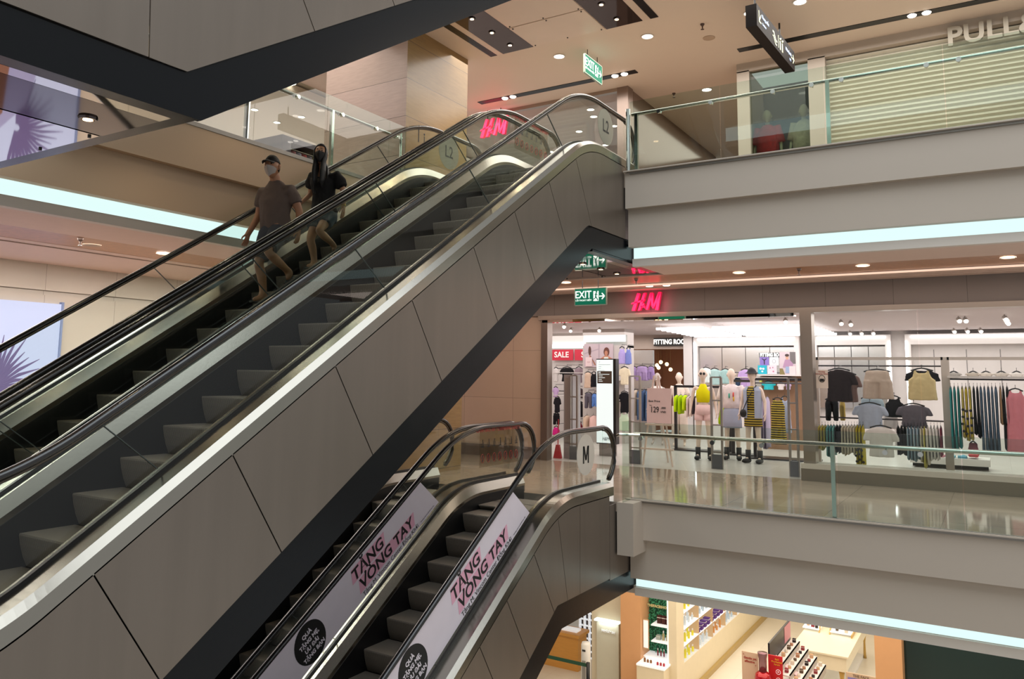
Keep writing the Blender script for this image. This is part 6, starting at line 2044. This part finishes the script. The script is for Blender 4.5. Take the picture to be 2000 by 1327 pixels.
torso(t, L, yw, [(.98, .11, .15), (1.15, .11, .15), (1.35, .12, .17), (1.44, .08, .12), (1.5, .05, .06)], 'cream_shirt', cloth_mat('#e6d3c8'))
for n in 'lr':
    limb(t, J, n + 'sh', n + 'el', -.1, .7, .06, .06, 'sleeve', cloth_mat('#e6d3c8'))
    limb(t, J, n + 'hip', n + 'an', -.05, .9, .1, .09, 'trouser_leg', cloth_mat('#d9c6ba'))
t, L, J, hf = mannequin('rear grey mannequin in a white top behind the price board', 18.0, 6.82, yw, MSG, s=.95)
torso(t, L, yw, [(1.0, .11, .15), (1.2, .11, .15), (1.38, .12, .165), (1.45, .06, .09)], 'white_top', cloth_mat('#dcd3ce'))
for yy, c, lab in ((3.34, '#b8242c', 'mannequin in a red knitted sweater in the dim upper window'), (2.70, '#b5a796', 'mannequin in a pale patterned knit in the dim upper window')):
    yw = PI
    t, L, J, hf = mannequin(lab, 14.55, yy, yw, mat('mannequin_dim', '#a79f8c', .5), z0=4.72)
    kn = mat('knit_' + c.strip('#'), c, .9, 0, .5, 16, .8, 30)
    torso(t, L, yw, [(.9, .15, .2), (1.1, .15, .2), (1.3, .16, .21), (1.42, .12, .16), (1.49, .07, .08)], 'sweater', kn, wr=.03)
    for n in 'lr':
        limb(t, J, n + 'sh', n + 'el', -.15, 1.0, .09, .085, 'sleeve', kn)
o = B(14.3, 14.85, 2.5, 3.55, H, 4.74).build('window_podium', UPW)
tag(o, 'low podium under the two mannequins of the dim upper window', 'podium')

# ================================================================ lowest level: cosmetics shops
L1 = -H
PEACH = mat('peach_wall', '#d9a271', .55, 0, .03, 8)
CRM = mat('cream_wall', '#e8d9ba', .5)
NW = mat('niche_white', '#f3f3f1', .5, emit=.35, ecol='#f4f8ff')
struct('wall_column', B(14.5, 14.95, 5.88, 6.28, L1, -1.26), PEACH, 'peach coloured square pillar on the lowest level', 'pillar')
struct('wall_column', B(14.0, 14.6, 1.44, 1.82, L1, -1.26), PEACH, 'second peach pillar at the right of the lowest level', 'pillar')
struct('wall_column', B(14.6, 14.95, 5.22, 5.37, L1, -1.26), CRM, 'slim cream pillar beside the plant covered display', 'pillar')
struct('wall_cosmetics', B(14.95, 22, 5.25, 5.6, L1, -3.74).box(14.95, 15.08, 5.25, 5.6, -3.74, -1.3).box(19.6, 22, 5.25, 5.6, -3.74, -1.3).box(15.08, 19.6, 5.25, 5.6, -2.2, -1.3), CRM, 'long cream wall of the cosmetics shop', 'wall')
struct('baseboard_cosmetics', B(14.95, 22, 5.19, 5.25, L1, L1 + .1), mat('brass_base', '#b99c5e', .35, .3), 'brass coloured base of the cosmetics wall', 'baseboard')
struct('wall_dark', B(14.3, 14.4, -3, 1.44, L1, -1.26), mat('dark_shop_glass', '#20322f', .06, .2), 'dark glossy shop wall at the bottom right', 'wall')
struct('wall_lowback', B(22, 22.1, -3, 9, L1, -1.2), CRM, 'far wall of the lowest level', 'wall')
struct('wall_white_panel', B(14.75, 14.85, 6.3, 7.0, L1, -1.26), mat('cream_panel', '#dfd0b4', .5), 'cream panel left of the peach pillar', 'wall')

# niche shelving with products
ns = thing('shelf_niche', (17.3, 5.4, -3.74), 'long white lit shelf niche full of small cosmetics in the cream wall', 'shelf')
B(15.08, 19.6, 5.56, 5.6, -3.74, -2.2).build('back_panel', NW, ns)
for z_ in (-3.74, -3.44, -3.14, -2.84, -2.5):
    B(15.08, 19.6, 5.26, 5.58, z_ - .015, z_).build('shelf_board', NW, ns)
for x in (15.1, 16.0, 16.9, 17.8, 18.7, 19.56):
    B(x - .012, x + .012, 5.26, 5.57, -3.74, -2.2).build('divider', mat('pale_wood', '#c9a77c', .5), ns)
area('lamp_niche', (17.3, 5.3, -2.25), 4.2, .1, 16, (1, 1, .98))
BOT = [('#e0d23a', 'yellow'), ('#e8e4dc', 'white'), ('#b8c6cf', 'pale blue'), ('#c98a4a', 'amber'), ('#5b3a78', 'purple'), ('#7c2f3c', 'dark red'), ('#cfd6d8', 'silver'), ('#e6b7b0', 'pink')]
rn = random.Random(5)
protos = {}


def bottle(c, cn, x, y, z, h, r, label, group, box=False):
    key = (c, box)
    if key not in protos:
        if box:
            o = B(-.5, .5, -.5, .5, 0, 1).build('cosmetics_box', cloth_mat(c), origin=(0, 0, 0))
            B(-.505, .505, -.505, .505, .72, .8).build('band', mat('box_band', '#e9e2d8', .5), o)
        else:
            o = MB().lathe((0, 0, 0), [(.48, 0), (.5, .04), (.5, .6), (.42, .68), (.2, .72), (.2, .76)], 12).build('bottle', mat('bottle_' + c.strip('#'), c, .2), origin=(0, 0, 0), smooth=True)
            MB().lathe((0, 0, .76), [(.24, 0), (.24, .22), (.2, .24)], 10).build('cap', mat('bottle_cap', '#e9e5df', .3), o)
        protos[key] = o
        q = o
    else:
        q = copy_tree(protos[key])
    q.location = (x, y, z)
    q.scale = (r * 2, r * 2, h)
    tag(q, label, 'bottle' if not box else 'box', group)
    return q


rowname = {-3.74: 'lowest shelf', -3.44: 'second lowest shelf', -3.14: 'third lowest shelf', -2.84: 'upper shelf'}
for z_ in (-3.74, -3.44, -3.14, -2.84):
    for b in range(5):
        x0 = 15.16 + .9 * b
        n = 7
        c, cn = BOT[[0, 6, 3, 2, 1][b] if z_ < -3.6 else ([0, 4, 4, 6, 2][b] if z_ < -3.3 else ([6, 2, 7, 5, 1][b] if z_ < -3.0 else [0, 2, 6, 1, 7][b]))]
        for k in range(n):
            bx = cn == 'purple'
            if bx and k % 2:
                continue
            bottle(c, cn, x0 + .11 * k, 5.33 + .06 * (k % 2), z_, .12 if bx else .13 + .05 * ((k + b) % 3), .06 if bx else .024, '%s %s, %s in bay %s of the %s of the white niche' % (cn, 'box' if bx else 'bottle', ORD[k], ['one', 'two', 'three', 'four', 'five'][b], rowname[z_]), 'products in the white niche', bx)

# plant covered display at the left of the niche
fd = thing('plant_display', (14.8, 5.65, L1), 'green leafy display unit with gold lettering beside the peach pillar', 'display unit')
B(14.95, 15.0, 5.38, 5.88, L1, -1.4).build('back_panel', mat('deep_green', '#1f5a40', .7), fd)
B(14.6, 14.95, 5.37, 5.40, L1, -1.4).build('side_panel', NW, fd)
lf = MB()
for k in range(900):
    y, z_ = rn.uniform(5.41, 5.87), rn.uniform(-3.75, -2.1)
    a, s_ = rn.uniform(0, 6.3), rn.uniform(.015, .03)
    x = 14.93 - rn.uniform(0, .05)
    d = Vector((rn.uniform(-.5, .1), math.cos(a), math.sin(a))).normalized() * s_
    w_ = Vector((-.2, -math.sin(a), math.cos(a))).normalized() * s_ * .45
    p = Vector((x, y, z_))
    lf.add([p - d, p + w_, p + d, p - w_], [(0, 1, 2, 3)])
lo_ = lf.build('leaves', mat('leaf_green', '#3f9a70', .6, 0, .4, 20), fd)
lo_['kind'] = 'stuff'
write('THEFACESHOP', .062, mat('gold_letters', '#d8cb93', .4), (14.82, 5.66, -2.72), (0, -1, 0), (0, -.0, 1), fd, extrude=.01, bold=.002)
for z_ in (-3.0, -3.29, -3.58):
    B(14.62, 14.95, 5.40, 5.72 if z_ > -3.5 else 5.87, z_ - .02, z_).build('shelf_board', NW, fd)
B(14.3, 14.7, 5.36, 5.88, L1, -3.66).build('counter', CRM, fd)
B(14.28, 14.72, 5.34, 5.88, -3.66, -3.63).build('counter_top', NW, fd)
o = thing('framed_notice', (14.6, 5.82, -3.5), 'white notice sheet in a wooden frame on the plant display', 'notice')
B(14.6, 14.61, 5.76, 5.87, -3.45, -2.92).build('frame', mat('pale_wood', '#c9a77c', .5), o)
B(14.595, 14.6, 5.77, 5.86, -3.43, -2.94).build('sheet', NW, o)
for k in range(3):
    bottle('#4a2a26', 'brown', 14.78, 5.44 + .085 * k, -3.0, .14, .037, ['right', 'middle', 'left'][k] + ' dark brown box on the top shelf of the plant display', 'boxes on the plant display', True)
for k in range(2):
    bottle('#b8a878', 'gold', 14.76, 5.45 + .08 * k, -3.29, .17, .026, ['right', 'left'][k] + ' gold bottle on the middle shelf of the plant display', 'bottles on the plant display')
bottle('#a9b0a4', 'silver', 14.76, 5.62, -3.29, .08, .04, 'silver grey box on the middle shelf of the plant display', 'boxes on the plant display', True)
for k in range(3):
    bottle('#7c2f3c', 'dark red', 14.70, 5.50 + .06 * k, -3.56, .13, .015, ORD[k] + ' slim dark red bottle above the plant display counter', 'bottles on the plant display')
    bottle('#b0303c', 'red', 14.42, 5.40 + .06 * k, -3.63, .07, .02, ORD[k] + ' small red jar on the plant display counter', 'jars on the plant display counter')
    bottle('#8a5a2c', 'amber', 14.45, 5.66 + .06 * k, -3.63, .07 + .03 * (k == 2), .02, ORD[k] + ' small amber jar on the plant display counter', 'jars on the plant display counter')

# illuminated white panel, wooden counter, air purifier, barrier post
o = thing('advertising_column', (14.72, 6.62, L1), 'upright white lit panel with small raised lettering left of the peach pillar', 'advertising column')
B(14.66, 14.74, 6.39, 6.85, L1, -3.12).build('panel', mat('lit_panel', '#c9c4b0', .5), o)
B(14.6, 14.74, 6.37, 6.88, -3.12, -3.09).build('top_light', mat('cool_glow', '#ffffff', .5), o)
area('lamp_panel', (14.6, 6.62, -3.13), .06, .4, .8, (.9, 1, 1))
write('innisfree', .085, mat('white_letters', '#ffffff', .5), (14.65, 6.6, -3.29), RY, UZ, o, extrude=.008)
WOOD = mat('honey_wood', '#d99a48', .4, 0, .12, 6, stretch=(1, 1, 12))
o = thing('wooden_counter', (15.4, 7.9, L1), 'honey coloured wooden counter behind the black escalator edge', 'counter')
B(15.2, 15.6, 7.52, 9.2, L1, -3.72).build('body', WOOD, o)
B(15.15, 15.65, 7.48, 9.25, -3.72, -3.66).build('top', WOOD, o)
B(15.3, 15.5, 7.6, 9.0, -3.66, -3.62).build('paper', NW, o)
o = thing('wall_grid', (16, 7.7, -4.1), 'dark square grid shelf on the wall behind the wooden counter', 'grid shelf')
B(16.1, 16.12, 7.55, 7.9, L1, -3.2).build('back', mat('dark_brown', '#33241f', .5), o)
for y in (7.56, 7.67, 7.78, 7.89):
    B(16.0, 16.1, y - .008, y + .008, L1, -3.2).build('bar', NW, o)
for k in range(9):
    B(16.0, 16.1, 7.55, 7.9, L1 + .13 * k, L1 + .13 * k + .008).build('bar', NW, o)
o = thing('air_purifier', (13.6, 6.57, L1), 'slim white tower air purifier beside the barrier post', 'air purifier')
MB().tube([(13.6, 6.57, L1), (13.6, 6.57, -3.24), (13.6, 6.57, -3.2)], [.09, .085, .07], 18).build('body', mat('purifier_white', '#e9e6e0', .3), o, smooth=True)
B(13.51, 13.53, 6.535, 6.605, -4.1, -3.5).build('grille', mat('grey_grille', '#9a9690', .5), o)
B(13.508, 13.52, 6.54, 6.60, -3.34, -3.31).build('display', BLACK, o)
o = thing('barrier_post', (13.4, 6.43, L1), 'black belt barrier post with a dark green belt, bottom centre', 'barrier')
MB().tube([(13.4, 6.43, L1 + .03), (13.4, 6.43, -3.47)], .035, 14).build('post', BLACK, o, smooth=True)
MB().lathe((13.4, 6.43, L1), [(.18, 0), (.18, .02), (.04, .05)], 20).build('foot', BLACK, o)
B(13.39, 13.40, 6.44, 8.2, -3.55, -3.49).build('belt', mat('belt_green', '#1c4a34', .6), o)

# display stand, giant red bottle and cards
RB = mat('glossy_red', '#b3121f', .12, .3, coat=.5)
o = thing('giant_bottle', (14.08, 3.55, L1), 'giant glossy red display bottle with a silver cap', 'display bottle')
MB().lathe((14.08, 3.55, L1), [(.13, 0), (.135, .3), (.135, 1.02), (.12, 1.09), (.07, 1.13)], 24).build('body', RB, o, smooth=True)
MB().lathe((14.08, 3.55, L1 + 1.13), [(.064, 0), (.064, .20), (.08, .28), (.08, .30)], 20).build('cap', mat('cap_rose', '#8d6a70', .2, .8), o, smooth=True)
mb = MB()
mb.tube([(13.943, 3.55 + .06 * math.cos(t), L1 + .9 + .035 * math.sin(t)) for t in [2 * PI * k / 20 for k in range(21)]], .006, 5, up=(1, 0, 0), cap=False)
mb.build('emblem', NW, o)
o = thing('standing_card', (14.2, 3.78, L1), 'beige standing card reading Gentle yet effective', 'standing card')
B(14.21, 14.23, 3.66, 3.93, L1, -3.03).build('board', mat('card_beige', '#cfae94', .6), o)
for s_, z_, y_ in (('“', -3.085, 3.90), ('Gentle yet', -3.125, 3.79), ('effective', -3.18, 3.80), ('”', -3.24, 3.70)):
    write(s_, .05, mat('rust_ink', '#a83a2e', .5), (14.205, y_, z_), RY, UZ, o, bold=.001)
o = thing('standing_card', (14.3, 3.39, L1), 'red standing card with yellow lettering beside the giant bottle', 'standing card')
B(14.25, 14.27, 3.27, 3.50, L1, -3.02).build('board', mat('card_red', '#c4161f', .5), o)
for i, s_ in enumerate(('Red', 'Pro-Retinol', 'Serum')):
    write(s_, .037, mat('yellow_ink', '#f0c030', .5), (14.245, 3.36, -3.075 - .041 * i), RY, UZ, o)
for z_ in (-3.27, -3.40):
    write('55', .032, NW, (14.245, 3.34, z_), RY, UZ, o)
    MB().tube([(14.245, 3.34 + .037 * math.cos(t), z_ + .037 * math.sin(t)) for t in [2 * PI * k / 16 for k in range(17)]], .003, 4, up=(1, 0, 0), cap=False).build('ring', NW, o)
st = thing('product_stand', (15.25, 3.3, L1), 'white stepped makeup stand with a long black header', 'display stand')
B(14.45, 16.05, 3.52, 3.55, -3.35, -2.9).build('header', mat('header_black', '#1d1a1c', .4), st)
B(15.55, 16.03, 3.515, 3.52, -3.2, -2.92).build('header_picture', mat('print_pink', '#c9828c', .5), st)
B(14.5, 16.0, 2.95, 3.52, L1, -3.75).build('base', SHW, st)
for i in range(4):
    B(14.4, 16.0, 3.49 - .148 * (i + 1), 3.49 - .148 * i + .02, -3.26 - .11 * i, -3.24 - .11 * i).build('step_shelf', SHW, st)
    B(14.42, 15.98, 3.49 - .148 * (i + 1), 3.49 - .148 * (i + 1) + .015, -3.37 - .11 * i, -3.24 - .11 * i).build('step_front', mat('grey_lip', '#b9b0a6', .4), st)
MB().add([(x, y, z_ + d_) for x in (14.75, 14.9) for (y, z_) in ((3.6, -3.18), (2.9, -3.62)) for d_ in (0, .02)], [(0, 1, 3, 2), (4, 6, 7, 5), (0, 4, 5, 1), (2, 3, 7, 6), (0, 2, 6, 4), (1, 5, 7, 3)]).build('pink_divider', mat('print_pink_light', '#e3b9bd', .5), st)
cc = ['#2b2326', '#8a3a40', '#caa07a', '#d8c9b8', '#5c4a3a', '#a9785a']
for i in range(4):
    for k in range(7):
        bottle(cc[(i + k) % 6], '', 14.55 + .22 * k, 3.42 - .148 * i, -3.24 - .11 * i, .065, .028, '%s product on the %s step of the white makeup stand' % (ORD[k], ORD[i]), 'products on the white makeup stand', k % 2 == 0)
ct = thing('display_table', (17.5, 3.1, L1), 'cream display table with turned gold legs in the cosmetics shop', 'table')
CT = mat('table_cream', '#efe3c6', .3)
B(16.4, 19.5, 2.62, 3.55, -3.78, -3.52).build('apron', CT, ct)
B(16.36, 19.55, 2.58, 3.6, -3.52, -3.49).build('table_top', CT, ct)
GLD = mat('gold_leg', '#c9a35a', .35, .3)
for x, y in ((16.5, 3.45), (16.5, 2.72), (19.4, 3.45), (19.4, 2.72)):
    MB().tube([(x, y, -3.78), (x, y, -3.86), (x + .01, y, -4.05), (x, y, -4.3), (x, y, L1)], [.06, .045, .02, .028, .035], 12).build('leg', GLD, ct, smooth=True)
B(16.5, 19.5, 2.75, 3.4, L1, L1 + .05).build('plinth', mat('white_glow_base', '#f4f2ee', .4), ct)
ds2 = thing('tabletop_display', (18.2, 3.1, -3.49), 'gold framed stepped display on the cream table', 'display stand')
for i, (x, z_) in enumerate(((17.6, -3.45), (17.9, -3.3))):
    B(x, x + .3, 3.3, 3.62, z_, z_ + .02).build('tray', NW, ds2)
    B(x, x + .3, 2.7, 3.1, z_, z_ + .02).build('tray', NW, ds2)
for y in (3.1, 3.3):
    MB().tube([(17.58, y, -3.49), (18.3, y + (.0), -2.9)], .014, 6).build('gold_frame', GLD, ds2)
B(17.55, 18.4, 2.68, 2.7, -3.49, -3.43).build('gold_frame', GLD, ds2)
for k in range(5):
    bottle(cc[k], '', 17.66 + .05 * (k % 3), [3.36, 3.44, 3.54, 2.8, 2.98][k], -3.43, .08, .03, ORD[k] + ' small product on the trays of the cream table', 'products on the cream table', k % 2 == 1)
o = thing('shop_notice', (16.0, 2.3, -3.75), 'small framed notice with the words THE FACE at the bottom edge', 'notice')
B(16.0, 16.02, 2.07, 2.57, L1, -3.63).build('board', mat('notice_beige', '#d9bda0', .5), o)
B(15.99, 16.0, 2.1, 2.54, -4.2, -3.71).build('purple_field', mat('notice_purple', '#8a84c4', .5), o)
write('THE FACE', .06, mat('brown_ink', '#4a3426', .5), (15.985, 2.32, -3.67), RY, UZ, o)
